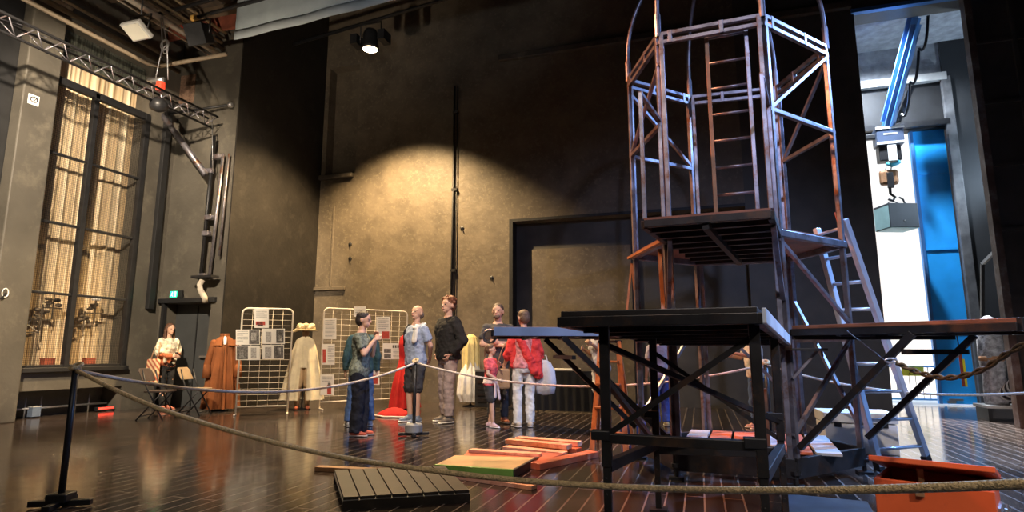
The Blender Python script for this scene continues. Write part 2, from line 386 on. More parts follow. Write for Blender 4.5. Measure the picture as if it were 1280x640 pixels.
# side pier panel (sliding black scenery door) with rusty edge
t = thing('scenery_door', 'tall black panelled sliding scenery door at the right edge with rusty brown edge', 'scenery door', (5.6, 10.85, 0))
MB().b(4.52, 8.0, 10.8, 10.9, .02, 9.5).build('door_panel', 'panel', t)
MB().b(4.42, 4.52, 10.77, 10.93, .0, 9.5).build('edge_strip', mat('rusty_edge', (.12, .085, .065), .6, var=.5, vs=3, dirt=(.2, .19, .18), ds=3), t)
for i in range(9):
    z = .9+i*1.03
    MB().b(4.52, 8.0, 10.76, 10.8, z-.025, z+.025).build('batten', 'panel', t)
MB().b(5.0, 5.06, 10.75, 10.8, .02, 9.5).b(7.0, 7.06, 10.75, 10.8, .02, 9.5).build('stile', 'panel', t)

# ------------------------------------------------------------------ hexagonal scaffold tower
s = .8
HX = {k: V((x*s, y*s, 0)) for k, (x, y) in dict(A=(-.8, 8.17), B=(-.31, 7.04), C=(.88, 6.95), D=(1.74, 7.99), F=(1.27, 9.09), E=(.04, 9.05)).items()}
HCEN = sum(HX.values(), V((0, 0, 0)))/6
Z0, ZM, ZR, ZT, ZD = .15, 2.18, 3.28, 4.2, 1.32
def at(k, z, out=0.):
    p = HX[k]; n = (p-HCEN).normalized(); return V((p.x, p.y, z))+n*out
def nrm(a, b):
    m = (HX[a]+HX[b])/2-HCEN; return m.normalized()
tw = thing('scaffold_tower', 'tall six-sided worn steel scaffold tower with curved hoops on top', 'scaffold tower', (HCEN.x, HCEN.y, 0))
order = 'ABCDFE'
for i, k in enumerate(order):
    nb = [order[(i-1) % 6], order[(i+1) % 6]]
    mb = MB()
    for q in nb:
        tdir = (HX[q]-HX[k]).normalized()
        p = HX[k]+tdir*.032
        mb.bar((p.x, p.y, .12), (p.x, p.y, ZT), .042, .042, up=tdir)
    mb.build('post', 'steel', tw, bevel=.004)
    ft = MB().tube(at(k, .0), at(k, .2), .02).box(at(k, .01), (.13, .13, .02)).tube(at(k, .1), at(k, .13), .045)
    ft.build('foot_jack', 'bmetal', tw)
def ringbar(a, b, z, sz=.04, nm='ring_rail'):
    MB().bar(at(a, z), at(b, z), sz).build(nm, 'steel', tw, bevel=.004)
for i in range(6):
    a, b = order[i], order[(i+1) % 6]
    ringbar(a, b, ZT+.0); ringbar(a, b, ZT-.085)
    for f in (.12, .62):
        p = at(a, ZT-.04).lerp(at(b, ZT-.04), f); dd = (HX[b]-HX[a]).normalized(); MB().bar(p-dd*.02, p+dd*.02, .048, .13).build('clamp', 'steel', tw, bevel=.004)
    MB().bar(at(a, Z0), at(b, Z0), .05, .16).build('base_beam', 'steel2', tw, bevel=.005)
    ringbar(a, b, ZM-.05, .06, 'floor_beam')
for a, b in ('AB', 'CD', 'DF', 'EA'): ringbar(a, b, ZR)
for a, za, b, zb in (('C', ZR, 'D', ZT-.1), ('F', ZR-.03, 'D', ZT-.12), ('A', ZT-.15, 'E', ZR), ('A', ZR, 'B', ZT-.3), ('D', ZM+.02, 'F', ZR-.4), ('F', 0.5, 'E', 1.6), ('D', .4, 'F', 1.7), ('A', .4, 'E', 1.5), ('C', .4, 'D', 1.25)):
    if (a, b) in (('D', 'F'), ('C', 'D')) and za in (ZM+.02,): continue
    MB().bar(at(a, za), at(b, zb), .034).build('diagonal_brace', 'steel', tw, bevel=.003)
for a, b in ('AB', 'EF', 'DF', 'AE'): ringbar(a, b, 1.22, .04, 'deck_rail')
# hoops
for k in order:
    p = at(k, ZT); pts = []
    for j in range(17):
        a = math.pi/2*j/16
        c = HCEN+(HX[k]-HCEN)*math.cos(a); pts.append((c.x, c.y, ZT+.25+1.25*math.sin(a)))
    MB().path([p, (p.x, p.y, ZT+.12)]+pts, .021, 8).build('hoop', 'steel', tw, smooth=True)
    MB().tube((p.x, p.y, ZT-.02), (p.x, p.y, ZT+.22), .03).build('hoop_socket', 'steel', tw)
# floor of the tower and front landing
nBC = nrm('B', 'C'); LM = .8
b0, c0 = at('B', ZM)+nBC*LM, at('C', ZM)+nBC*LM
fl = [at('A', ZM-.02), b0-V((0, 0, .02)), c0-V((0, 0, .02)), at('D', ZM-.02), at('F', ZM-.02), at('E', ZM-.02)]
fl = [at('A', ZM-.02), at('B', ZM-.02), b0-V((0, 0, .02)), c0-V((0, 0, .02)), at('C', ZM-.02), at('D', ZM-.02), at('F', ZM-.02), at('E', ZM-.02)]
MB().prism(fl, (0, 0, .022)).build('floor_board', 'board', tw)
MB().bar(b0-V((0, 0, .05)), c0-V((0, 0, .05)), .05, .06).build('landing_edge_beam', 'steel2', tw, bevel=.004)
for p, q in ((b0, at('B', ZM)), (c0, at('C', ZM))):
    MB().bar(p-V((0, 0, .055)), q-V((0, 0, .055)), .05, .07).build('landing_side_beam', 'steel2', tw, bevel=.004)
for k in range(8):
    f = (k+.6)/8
    mid = (1-f)*(-LM)+f*1.55
    p0 = b0-nBC*(f*2.35); p1 = c0-nBC*(f*2.35)
    wid = 0 if f < .35 else .0
    MB().bar(p0+V((0, 0, -.06)), p1+V((0, 0, -.06)), .05, .07).build('joist', 'steel2', tw, bevel=.004)
mid0 = (b0+c0)/2; MB().bar(mid0-V((0, 0, .1)), mid0-nBC*2.2-V((0, 0, .1)), .05, .06).build('centre_joist', 'steel2', tw)
MB().bar(b0.lerp(c0, .12)-nBC*.4-V((0, 0, .12)), at('B', 1.5)+nBC*.02, .035).build('landing_strut', 'steel', tw)
MB().bar(c0-nBC*.2-V((0, 0, .1)), at('C', 1.55), .04).build('landing_strut', 'steel', tw)
MB().bar(at('A', ZM-.1).lerp(at('B', ZM-.1), .8), at('B', ZD)+V((-.05, -.05, 0)), .035, .02).build('wooden_strut', 'wood', tw)
MB().bar(at('A', ZM-.06, .05), at('B', ZM-.06, .05), .06, .025).build('wooden_edge', 'wood', tw)
MB().bar(at('A', ZM-.12, .03), at('A', ZD)+V((-.12, -.05, 0)), .022).bar(at('A', ZM-.12, .03), at('A', ZD)+V((.03, -.05, 0)), .022).build('thin_stay', 'wood', tw)
MB().bar(at('C', ZM-.1), at('D', 1.35), .035).build('diagonal_brace', 'steel', tw, bevel=.003)
MB().bar(at('D', ZM), at('D', ZM+.02)+V((-.05, 0, .26)), .02).bar(at('D', ZM), at('D', ZM+.02)+V((.0, 0, .28)), .02).bar(at('D', ZM)+V((-.05, 0, .27)), at('D', ZM)+V((.0, 0, .29)), .02).build('orange_handle', 'redwood', tw)
# guard frames on the landing
for kk, pt in (('B', b0), ('C', c0)):
    q = at(kk, 0)
    zt = 3.28
    p = V((pt.x, pt.y, 0)); e = (V((q.x, q.y, 0))-p).normalized(); i0 = p+e*.03; i1 = V((q.x, q.y, 0))-e*.09
    mb = MB()
    for a in (i0, i1): mb.bar((a.x, a.y, ZM), (a.x, a.y, zt), .034)
    mb.bar((i0.x, i0.y, zt), (i1.x, i1.y, zt), .034)
    mb.build('guard_frame', 'steel', tw, bevel=.003)
# base floor boards
bf = [at(k, Z0+.09) for k in order]
for i in range(9):
    f0, f1 = i/9+.006, (i+1)/9-.006
    # boards run along the front-to-back direction of the base
    def edge(f, back):
        lo = at('A', 0).lerp(at('D', 0), f)
        return lo
    c_ = at('A', Z0+.085).lerp(at('D', Z0+.085), (f0+f1)/2); ax = (HX['D']-HX['A']).normalized(); dep = .5 if i in (0, 8) else .8
    if 1 < i < 8: MB().box(c_, (.2, dep*2*.75, .025), Matrix((ax, V((-ax.y, ax.x, 0)), V((0, 0, 1)))).transposed()).build('base_board', 'redwood' if i in (3, 4, 6) else 'grey', tw, bevel=.003)
# ladder fixed upright inside the front of the tower
lb, lc = at('B', 0).lerp(at('C', 0), .46), at('B', 0).lerp(at('C', 0), .835)
off = -nBC*.09
t = thing('steel_ladder', 'narrow worn steel ladder standing upright inside the scaffold tower', 'ladder', (lb+lc)/2+off+V((0, 0, ZM)))
for p in (lb, lc): MB().bar(p+off+V((0, 0, ZM)), p+off+V((0, 0, ZT-.03)), .036, .03).build('rail', 'brown' if p is lb else 'steel', t, bevel=.003)
for i in range(8):
    z = ZM+.1+i*.262
    MB().tube(lb+off+V((0, 0, z)), lc+off+V((0, 0, z)), .014).build('rung', 'steel', t, smooth=True)
MB().bar(lb+off+V((0, 0, ZT-.04)), lc+off+V((0, 0, ZT-.04)), .03).build('hook_bar', 'steel', t)

# ------------------------------------------------------------------ side decks
def deck(name, label, a, b, L0, L, zt0, zt1, boardm, insl=0., insr=0.):
    n = nrm(a, b); pa, pb = at(a, 0)+n*L0, at(b, 0)+n*L0
    qa, qb = at(a, 0)+n*L-(at(b, 0)-at(a, 0))*insl, at(b, 0)+n*L
    t = thing(name, label, 'stage deck', ((pa+pb+qa+qb)/4+V((0, 0, zt1-.15))), None)
    up = V((0, 0, 1))
    P = [pa+up*zt0, pb+up*zt0, qb+up*zt1, qa+up*zt1]
    MB().prism([p-up*.03 for p in P], (0, 0, .03)).build('deck_board', boardm, t, bevel=.004)
    for (i, j) in ((0, 1), (1, 2), (2, 3), (3, 0)):
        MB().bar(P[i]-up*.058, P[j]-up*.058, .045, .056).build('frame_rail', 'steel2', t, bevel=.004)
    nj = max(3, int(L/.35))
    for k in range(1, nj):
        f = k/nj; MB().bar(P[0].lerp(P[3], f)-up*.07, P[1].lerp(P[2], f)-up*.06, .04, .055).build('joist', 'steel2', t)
    return t, P, n
# right deck
t, P, n = deck('stage_deck', 'cantilevered stage deck right of the tower with a red-brown board on two diagonal braces', 'C', 'D', .06, 1.55, ZD, ZD, 'board')
for k in 'CD':
    MB().bar(at(k, .32)+n*.05, at(k, ZD-.085)+n*.95, .055, .05).build('knee_brace', 'steel2', t, bevel=.004)
MB().bar(at('C', 1.1)+n*.88, at('D', 1.1)+n*.88, .04).build('cross_brace', 'steel2', t)
MB().bar(P[3]+V((0, 0, -.04)), P[2]+V((0, 0, -.04)), .06, .085).build('end_cap', 'steel2', t, bevel=.004)
MB().bar(P[0]-V((0, 0, .1)), (P[2]+P[1])/2-V((0, 0, .1)), .035).build('diagonal_brace', 'steel2', t)
# left deck
t, P, n = deck('stage_deck', 'blue-lit cantilevered stage deck left of the tower before the red-shirted visitor', 'A', 'B', .06, 1.62, ZD, ZD, mat('blue_lit_deck_board', (.16, .19, .26), .4, var=.3, vs=5))  # board tinted with the blue light that falls on this deck
ex_l = (HX['A']-HX['B']).normalized()
for k in 'AB':
    MB().bar(at(k, .32)+n*.05, at(k, ZD-.085)+n*1.0, .05, .05).build('knee_brace', 'steel2', t, bevel=.004)
MB().bar(at('A', 1.05)+n*.9, at('B', 1.05)+n*.9, .035).build('cross_brace', 'steel2', t)
MB().bar(P[1]-V((0, 0, .042))-ex_l*.03, P[2]-V((0, 0, .042))-ex_l*.03, .012, .075).build('edge_trim', mat('blue_lit_trim', (.40, .52, .75), .35, .1, var=.2), t)  # strip carries the blue light on the deck edge in its colour
q = P[3].lerp(P[2], .8); MB().path([q+V((0, 0, -.02))+n*(.02+.06*math.sin(a_))+V((0, 0, .06*math.cos(a_)-.06)) for a_ in [i*math.pi/5 for i in range(10)]], .012, 6, closed=True).build('ring_bolt', 'chrome', t, smooth=True)
# front deck with legs
L = 2.47
t, P, n = deck('stage_deck', 'long dark stage deck in front of the tower on four adjustable legs with cross braces', 'B', 'C', .06, L, 1.24, ZD, 'dboard', .05)
ex = (HX['C']-HX['B']).normalized()
fr0 = at('B', 0)+n*(L-.1)+ex*.16; fr1 = at('C', 0)+n*(L-.1)-ex*.03
re0 = at('B', 0)+n*1.15+ex*.12; re1 = at('C', 0)+n*1.0-ex*.03
MB().bar(P[1]+ex*.03-V((0, 0, .045)), P[2]+ex*.03-V((0, 0, .045)), .02, .075).build('side_rail_trim', mat('pale_rail_paint', (.60, .64, .70), .4, .2, var=.2), t, bevel=.003)
for p, z0, z1 in ((fr0, 0, ZD-.08), (fr1, 0, ZD-.08), (re0, 0, 1.2), (re1, 0, 1.2)):
    mb = MB().bar(p+V((0, 0, .5)), p+V((0, 0, z1)), .052).bar(p+V((0, 0, .02)), p+V((0, 0, .62)), .04)
    for i in range(6): mb.box(p+V((0, 0, .12+i*.08))-n*0+n*.021, (.012, .006, .012))
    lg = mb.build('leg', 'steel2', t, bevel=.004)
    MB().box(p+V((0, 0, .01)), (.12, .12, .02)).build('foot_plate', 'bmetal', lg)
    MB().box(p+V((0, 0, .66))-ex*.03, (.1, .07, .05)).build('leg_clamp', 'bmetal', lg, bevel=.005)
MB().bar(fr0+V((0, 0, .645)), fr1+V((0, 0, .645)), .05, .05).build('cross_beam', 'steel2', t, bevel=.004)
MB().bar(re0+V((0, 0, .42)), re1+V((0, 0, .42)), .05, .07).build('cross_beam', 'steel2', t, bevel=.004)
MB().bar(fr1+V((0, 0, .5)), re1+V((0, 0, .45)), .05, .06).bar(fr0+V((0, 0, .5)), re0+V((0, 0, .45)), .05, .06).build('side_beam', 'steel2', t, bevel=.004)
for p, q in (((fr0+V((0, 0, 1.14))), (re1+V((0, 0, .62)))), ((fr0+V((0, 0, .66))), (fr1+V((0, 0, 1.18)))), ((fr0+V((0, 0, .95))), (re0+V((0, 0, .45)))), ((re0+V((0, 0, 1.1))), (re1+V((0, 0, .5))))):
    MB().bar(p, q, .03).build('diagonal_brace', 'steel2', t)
# short landing plate on the tower's right front corner
pc = at('C', 1.12)
t = thing('step_plate', 'small black hinged step plate with a strut on the tower front right post', 'step plate', pc)
MB().box(pc+CR*.12-CF*.06, (.3, .2, .02), Matrix.Rotation(YAW, 3, 'Z')).build('plate', 'bmetal', t, bevel=.004)
MB().bar(pc+CR*.24-CF*.06, pc+CR*.02-CF*.03-V((0, 0, .24)), .02).build('strut', 'steel', t)
MB().bar(pc+CR*.26-CF*.06, pc+CR*.27-CF*.06-V((0, 0, .06)), .02).build('lip', 'steel', t)

# ------------------------------------------------------------------ aluminium ladder
bl, br = G(1100, 588), G(1160, 580)
tl, tr = at('D', 2.3).lerp(at('F', 2.3), .52)+V((.07, .03, 0)), at('D', 2.3).lerp(at('F', 2.3), .04)+V((.07, .03, 0))
dl = (tl-bl).normalized(); 
t = thing('aluminium_ladder', 'leaning aluminium ladder against the right side of the tower', 'ladder', (bl+br)/2)
tl2, tr2 = tl+dl*.1, tr+(tr-br).normalized()*.1
for p, q in ((bl, tl2), (br, tr2)):
    up_ = (br-bl).normalized()
    r_ = MB().bar(p+V((0, 0, .03)), q, .07, .05, up=(q-p).cross(up_)).build('rail', 'alu', t, bevel=.004)
    MB().bar(p+V((0, 0, .0)), p+(q-p).normalized()*.09, .078, .058, up=(q-p).cross(up_)).build('rubber_foot', 'bmetal', t)
for i in range(9):
    f = .075+i*.112
    MB().tube(bl.lerp(tl2, f), br.lerp(tr2, f), .017).build('rung', 'alu', t, smooth=True)
    
# ------------------------------------------------------------------ red chest with its lid ajar
h = .42
a0, a1 = G(1092, 597, h), G(1243, 615, h)
dx = (a1-a0).normalized(); dy = V((-dx.y, dx.x, 0)); wd = (a1-a0).length; dp = .40
t = thing('wooden_chest', 'orange-red wooden chest on the floor with its lid propped ajar', 'chest', (a0+a1)/2-V((0, 0, h))+dy*dp/2)
R = Matrix((dx, dy, V((0, 0, 1)))).transposed()
cx = (a0+a1)/2+dy*dp/2; cx.z = 0
th_ = .025
for nm, lx, ly, ddx, ddy in (('front_panel', 0, -dp/2+th_/2, wd, th_), ('back_panel', 0, dp/2-th_/2, wd, th_)):
    MB().box(cx+dx*lx+dy*ly+V((0, 0, h/2)), (ddx, ddy, h), R).build(nm, 'chest', t, bevel=.004)
for sg in (-1, 1): MB().box(cx+dx*sg*(wd/2-th_/2)+V((0, 0, h/2)), (th_, dp-2*th_, h), R).build('side_panel', 'chest', t, bevel=.004)
MB().box(cx+V((0, 0, .03)), (wd-2*th_, dp-2*th_, .03), R).build('bottom_panel', 'black', t)
hz = h+.012; la = math.radians(13)
ld = MB(); lc_ = cx+dy*dp/2+V((0, 0, hz)); ldir = (-dy*math.cos(la)+V((0, 0, math.sin(la)))).normalized(); ln = dx.cross(ldir)
ld.box(lc_+ldir*(dp/2+.01), (wd+.03, dp+.02, .028), Matrix((dx, ldir, ln)).transposed())
lo = ld.build('lid', 'chest', t, bevel=.004)
MB().box(cx-dy*(dp/2+.012)+V((0, 0, h-.04))-dx*.05, (.04, .02, .05), R).build('hasp', 'brown', t, bevel=.003)
MB().box(cx+dx*(wd/2+.006)+V((0, 0, h-.12)), (.012, dp*.5, .05), R).path([cx+dx*(wd/2+.03)+dy*yy+V((0, 0, h-.12+zz)) for yy, zz in ((-.06, .02), (-.05, -.04), (.05, -.04), (.06, .02))], .008, 6).build('carry_handle', 'chrome', t)
MB().bar(cx-dx*wd*.1-dy*dp*.3+V((0, 0, h-.12)), cx-dx*wd*.1-dy*dp*.3+V((0, 0, h+.06)), .025).build('prop_stick', 'brown', t)

# ------------------------------------------------------------------ boards on the floor
def slab(name, label, cat, quad, thick, m, z0=0., parts=None, mm=None):
    """quad: four floor points"""
    P = [V((p.x, p.y, z0)) for p in quad]
    o = MB().prism(P, (0, 0, thick)).build(name, m, bevel=.005); return tag(o, label, cat)
# black slatted platform panel
q = [G(428, 637), G(587, 627), G(556, 594), G(417, 600)]
c = sum(q, V((0, 0, 0)))/4
t = thing('slatted_panel', 'low black slatted floor panel lying in the foreground behind the rope', 'floor panel', c)
for i in range(8):
    f0, f1 = i/8+.004, (i+1)/8-.004
    MB().prism([q[0].lerp(q[1], f0)+V((0, 0, .06)), q[0].lerp(q[1], f1)+V((0, 0, .06)), q[3].lerp(q[2], f1)+V((0, 0, .06)), q[3].lerp(q[2], f0)+V((0, 0, .06))], (0, 0, .025)).build('slat', 'dboard', t, bevel=.003)
MB().prism([p+V((0, 0, .04)) for p in q], (0, 0, .022)).build('under_board', 'grey', t)
MB().bar(q[0]+V((0, 0, .03)), q[1]+V((0, 0, .03)), .04, .06).build('bearer', 'dboard', t); MB().bar(q[3]+V((0, 0, .03)), q[2]+V((0, 0, .03)), .04, .06).build('bearer', 'black', t)
def plank(name, label, p, q, w_, h_, m, z=0., cat='plank', group=None):
    p = V((p.x, p.y, z+h_/2)); q = V((q.x, q.y, z+h_/2))
    o = MB().bar(p, q, w_, h_).build(name, m, bevel=.004); return tag(o, label, cat, group)
plank('wooden_plank', 'long thin brown plank lying behind the black slatted panel', G(396, 588), G(520, 594), .09, .04, 'brown')
plank('wooden_plank', 'thin orange-brown plank running right of the black slatted panel under the rope', G(566, 597), G(668, 612), .09, .035, 'pinkwood')
plank('wooden_plank', 'short red plank end lying just behind the black slatted panel', G(470, 591), G(566, 600), .08, .04, 'redwood')
# green edged panel with sand coloured top
q = [G(543, 590), G(642, 597), G(672, 580), G(568, 577)]
t = thing('floor_panel', 'sand-topped floor panel with a bright green front edge', 'floor panel', sum(q, V((0, 0, 0)))/4)
MB().prism([p+V((0, 0, .012)) for p in q], (0, 0, .05)).build('panel_top', 'cream_wood', t, bevel=.004)
MB().bar(q[0]+V((0, 0, .035)), q[1]+V((0, 0, .035)), .03, .07).build('front_edge', 'green', t, bevel=.004)
MB().bar(q[1]+V((0, 0, .035)), q[2]+V((0, 0, .035)), .03, .07).build('side_edge', 'dboard', t, bevel=.004)
slab('floor_panel', 'flat red board with a pale strip lying behind the green-edged panel', 'floor panel', [G(578, 577), G(676, 583), G(706, 573), G(586, 567)], .05, 'redwood')
plank('wooden_plank', 'pale salmon plank on top of the flat red board', G(588, 571), G(676, 577), .12, .03, 'pinkwood', .051)
plank('wooden_plank', 'dark red plank lying to the right of the green-edged panel', G(668, 587), G(742, 571), .14, .06, 'redwood')
# stack of salmon planks: two layers
for i, (p, q, z, lab) in enumerate(((G(632, 563), G(707, 571), 0, 'front lower salmon plank of the plank pile left of the deck leg'), (G(640, 557), G(724, 566), 0, 'rear lower salmon plank of the plank pile left of the deck leg'),
                                   (G(635, 560), G(712, 568), .055, 'upper front salmon plank resting on the plank pile'), (G(647, 557), G(725, 564), .055, 'upper rear salmon plank resting on the plank pile'))):
    plank('wooden_plank', lab, p, q, .13, .05, 'pinkwood' if i != 1 else 'redwood', z, group='salmon plank pile')
# blue floor panel at the bottom right
q = [G(975, 655), G(1100, 660), G(1085, 632), G(985, 622)]
slab('floor_panel', 'dark blue-lit board lying flat on the floor left of the red chest', 'floor panel', q, .03, mat('blue_lit_board', (.09, .17, .36), .35, var=.3, vs=4))  # blue light on the board is put into its colour
# pale crates behind the right deck braces
def crate(label, p, q, hh, dp):
    dx = (q-p).normalized(); dy = V((-dx.y, dx.x, 0)); wd = (q-p).length; c = (p+q)/2+dy*dp/2; R = Matrix((dx, dy, V((0, 0, 1)))).transposed()
    t = thing('storage_crate', label, 'crate', V((c.x, c.y, 0)))
    MB().box(c+V((0, 0, hh*.36)), (wd, dp, hh*.72), R).build('crate_body', 'crate', t, bevel=.01)
    MB().box(c+V((0, 0, hh*.87)), (wd+.02, dp+.02, hh*.25), R).build('lid', 'white', t, bevel=.01)
    for f in (-.32, .32): MB().box(c+dx*wd*f-dy*(dp/2+.008)+V((0, 0, hh*.7)), (.07, .02, .05), R).build('latch', 'bmetal', t)
crate('pale grey lidded crate on the floor behind the aluminium ladder', G(1034, 566), G(1126, 570), .44, .5)

# ------------------------------------------------------------------ rope barrier
def stanchion(label, p, hgt=1.0, round_base=False):
    t = thing('rope_stanchion', label, 'stanchion', V((p.x, p.y, 0)))
    mb = MB()
    for a in (YAW+.2, YAW+.2+math.pi/2):
        d_ = V((math.cos(a), math.sin(a), 0))*.2; mb.bar(p-d_+V((0, 0, .03)), p+d_+V((0, 0, .03)), .05, .04)
    mb.build('cross_base', 'bmetal', t, bevel=.005)
    if round_base: MB().lathe(p+V((0, 0, .045)), [(.105, 0), (.115, .01), (.115, .1), (.1, .115), (.03, .12)], 24).build('weight', mat('dull_grey_weight', (.2, .2, .2), .5), t, smooth=False, bevel=.004)
    else: MB().box(p+V((0, 0, .07)), (.14, .14, .06), Matrix.Rotation(.4, 3, 'Z')).build('weight', 'bmetal', t, bevel=.01)
    MB().tube(p+V((0, 0, .05)), p+V((0, 0, hgt)), .022, n=12).build('post', 'bmetal', t, smooth=True)
    MB().tube(p+V((0, 0, hgt-.02)), p+V((0, 0, hgt+.02)), .032, n=12).path([p+V((.035*math.cos(a), .035*math.sin(a), hgt+.015+.02*math.sin(a))) for a in [i*math.pi/5 for i in range(10)]], .014, 6, closed=True).build('rope_cap', 'rope', t, smooth=True)
    return p
s1, s2 = G(75, 634), G(517, 545)
stanchion('black rope stanchion in the left foreground with a cross base', s1, .98)
stanchion('far rope stanchion with a round grey weight in front of the tall jacketed man', s2, .97, True)
def rope(label, a, b, sag, r, m, n=26, cat='rope', nm='barrier_rope'):
    pts = [a.lerp(b, i/n)-V((0, 0, sag*4*(i/n)*(1-i/n))) for i in range(n+1)]
    o = MB().path(pts, r, 8).build(nm, m, smooth=True); return tag(o, label, cat)
e1 = s1+V((0, 0, .965)); e2 = s2+V((0, 0, .955))
rope('pale barrier rope between the foreground stanchion and the far weighted stanchion', e1, e2, .26, .014, 'wrope')
# foreground rope towards the right, beyond the frame
pm, pe = AD(760, 608, 2.95), AD(1330, 603, 2.15)
pts = []
ctl = [e1, AD(200, 511, 4.45), AD(380, 562, 3.75), AD(570, 592, 3.2), pm, AD(1010, 613, 2.42), pe]
for i in range(len(ctl)-1):
    p0 = ctl[max(0, i-1)]; p1 = ctl[i]; p2 = ctl[i+1]; p3 = ctl[min(len(ctl)-1, i+2)]
    for j in range(8):
        u = j/8; pts.append(.5*((2*p1)+(p2-p0)*u+(2*p0-5*p1+4*p2-p3)*u*u+(3*p1-p0-3*p2+p3)*u**3))
pts.append(ctl[-1])
tag(MB().path(pts, .0145, 10).build('barrier_rope', 'rope', smooth=True), 'thick hemp rope sagging across the whole foreground to the right edge', 'rope')
s3 = AD(957, 452, 7.6); s3 = V((s3.x, s3.y, 0))
stanchion('black rope stanchion behind the tower front right post', s3, .97)
e3 = s3+V((0, 0, .955))
rope('pale barrier rope from the far weighted stanchion passing behind the front deck', e2, e3, .28, .013, 'wrope')
e4 = AD(1300, 490, 7.0)
rope('thin pale rope stretched from behind the tower to the right edge past the doorway', e3, e4, .14, .012, 'wrope')
# twisted rope hooked under the right deck
ctl = [AD(1120, 453, 3.95), AD(1150, 466, 3.9), AD(1185, 472, 3.8), AD(1225, 463, 3.65), AD(1262, 440, 3.5), AD(1310, 415, 3.35)]
pts = []
for i in range(len(ctl)-1):
    p0 = ctl[max(0, i-1)]; p1 = ctl[i]; p2 = ctl[i+1]; p3 = ctl[min(len(ctl)-1, i+2)]
    for j in range(10):
        u = j/10; pts.append(.5*((2*p1)+(p2-p0)*u+(2*p0-5*p1+4*p2-p3)*u*u+(3*p1-p0-3*p2+p3)*u**3))
pts.append(ctl[-1])
t = thing('twisted_rope', 'twisted old rope hanging below the right deck, hooked at its left end', 'rope', ctl[0])
for ph in (0, math.pi):
    q = []
    for i, p in enumerate(pts):
        a = i*.75+ph; q.append(p+V((0, 0, 1))*math.cos(a)*.009+CF*math.sin(a)*.009)
    MB().path(q, .008, 6).build('strand', mat('dirty_rope', (.10, .08, .045), .9, var=.4, vs=40, bump=.6), t, smooth=True)
MB().path([ctl[0]+V((0, 0, 0))-CR*(.03-.03*math.cos(a))+V((0, 0, .012*math.sin(a)+.01)) for a in [i*math.pi/5 for i in range(10)]], .005, 6, closed=True).build('snap_hook', 'chrome', t, smooth=True)
MB().tube(ctl[0]+V((0, 0, .0))-CR*.05, AD(1058, 413, 4.4), .003, n=6).build('wire_stay', 'bmetal', t)

# ------------------------------------------------------------------ people
SKIN = mat('light_skin', (.62, .37, .26), .5, var=.08, vs=6, spec=.3)
SKIN2 = mat('tanned_skin', (.42, .23, .15), .5, var=.08, vs=6, spec=.3)
LIPS = mat('lips', (.45, .16, .13), .5); EYE = mat('dark_eyes', (.05, .035, .03), .3, var=.05)
def frame(p, face):
    T = V((-p.x, -p.y, 0)).normalized(); Rr = V((-T.y, T.x, 0))
    a = math.radians(face); f = T*math.cos(a)+Rr*math.sin(a); r = V((f.y, -f.x, 0)); return f, r
WR = bpy.data.textures.new('wrinkles', 'CLOUDS'); WR.noise_scale = .085; WR.noise_depth = 2
def torso(mb, lv, off=0., n=24, zc=None):
    vs = []; fs = []
    for (z, rx, ry, yo) in lv:
        for j in range(n):
            t = 2*math.pi*j/n; cx_ = math.cos(t); sy_ = math.sin(t)
            vs.append(V((math.copysign(abs(cx_)**.85, cx_)*(rx+off), yo+math.copysign(abs(sy_)**.9, sy_)*(ry+off), z)))
    for i in range(len(lv)-1):
        for j in range(n): fs.append((i*n+j, i*n+(j+1) % n, (i+1)*n+(j+1) % n, (i+1)*n+j))
    fs.append(tuple(range(n-1, -1, -1))); k = (len(lv)-1)*n; fs.append(tuple(k+j for j in range(n)))
    mb.add(vs, fs)
MALE = [(.80, .12, .09, -.01), (.86, .165, .11, -.012), (.94, .172, .12, -.012), (1.04, .155, .112, 0), (1.16, .158, .115, .008), (1.28, .178, .122, .008), (1.37, .178, .112, 0), (1.43, .15, .09, -.008), (1.47, .09, .068, -.01), (1.50, .06, .058, -.006)]
FEM = [(.80, .12, .09, -.01), (.86, .168, .112, -.014), (.94, .175, .122, -.014), (1.04, .142, .102, 0), (1.12, .128, .096, .006), (1.27, .152, .122, .018), (1.36, .155, .102, .002), (1.43, .132, .08, -.008), (1.47, .08, .062, -.01), (1.50, .052, .052, -.006)]
def lerp_levels(lv, z0, z1):
    def at_(z):
        for a, b in zip(lv, lv[1:]):
            if a[0] <= z <= b[0]:
                f = (z-a[0])/(b[0]-a[0]); return tuple(a[i]+(b[i]-a[i])*f for i in range(4))
        return lv[0] if z < lv[0][0] else lv[-1]
    out = [(z0,)+tuple(at_(max(z0, lv[0][0]))[1:])]
    out += [l for l in lv if z0+.01 < l[0] < z1-.01]+[(z1,)+tuple(at_(z1)[1:])]
    return out
HANG = dict(L=((-.235, -.03, 1.13), (-.24, .03, .89)), R=((.235, -.03, 1.13), (.24, .03, .89)))
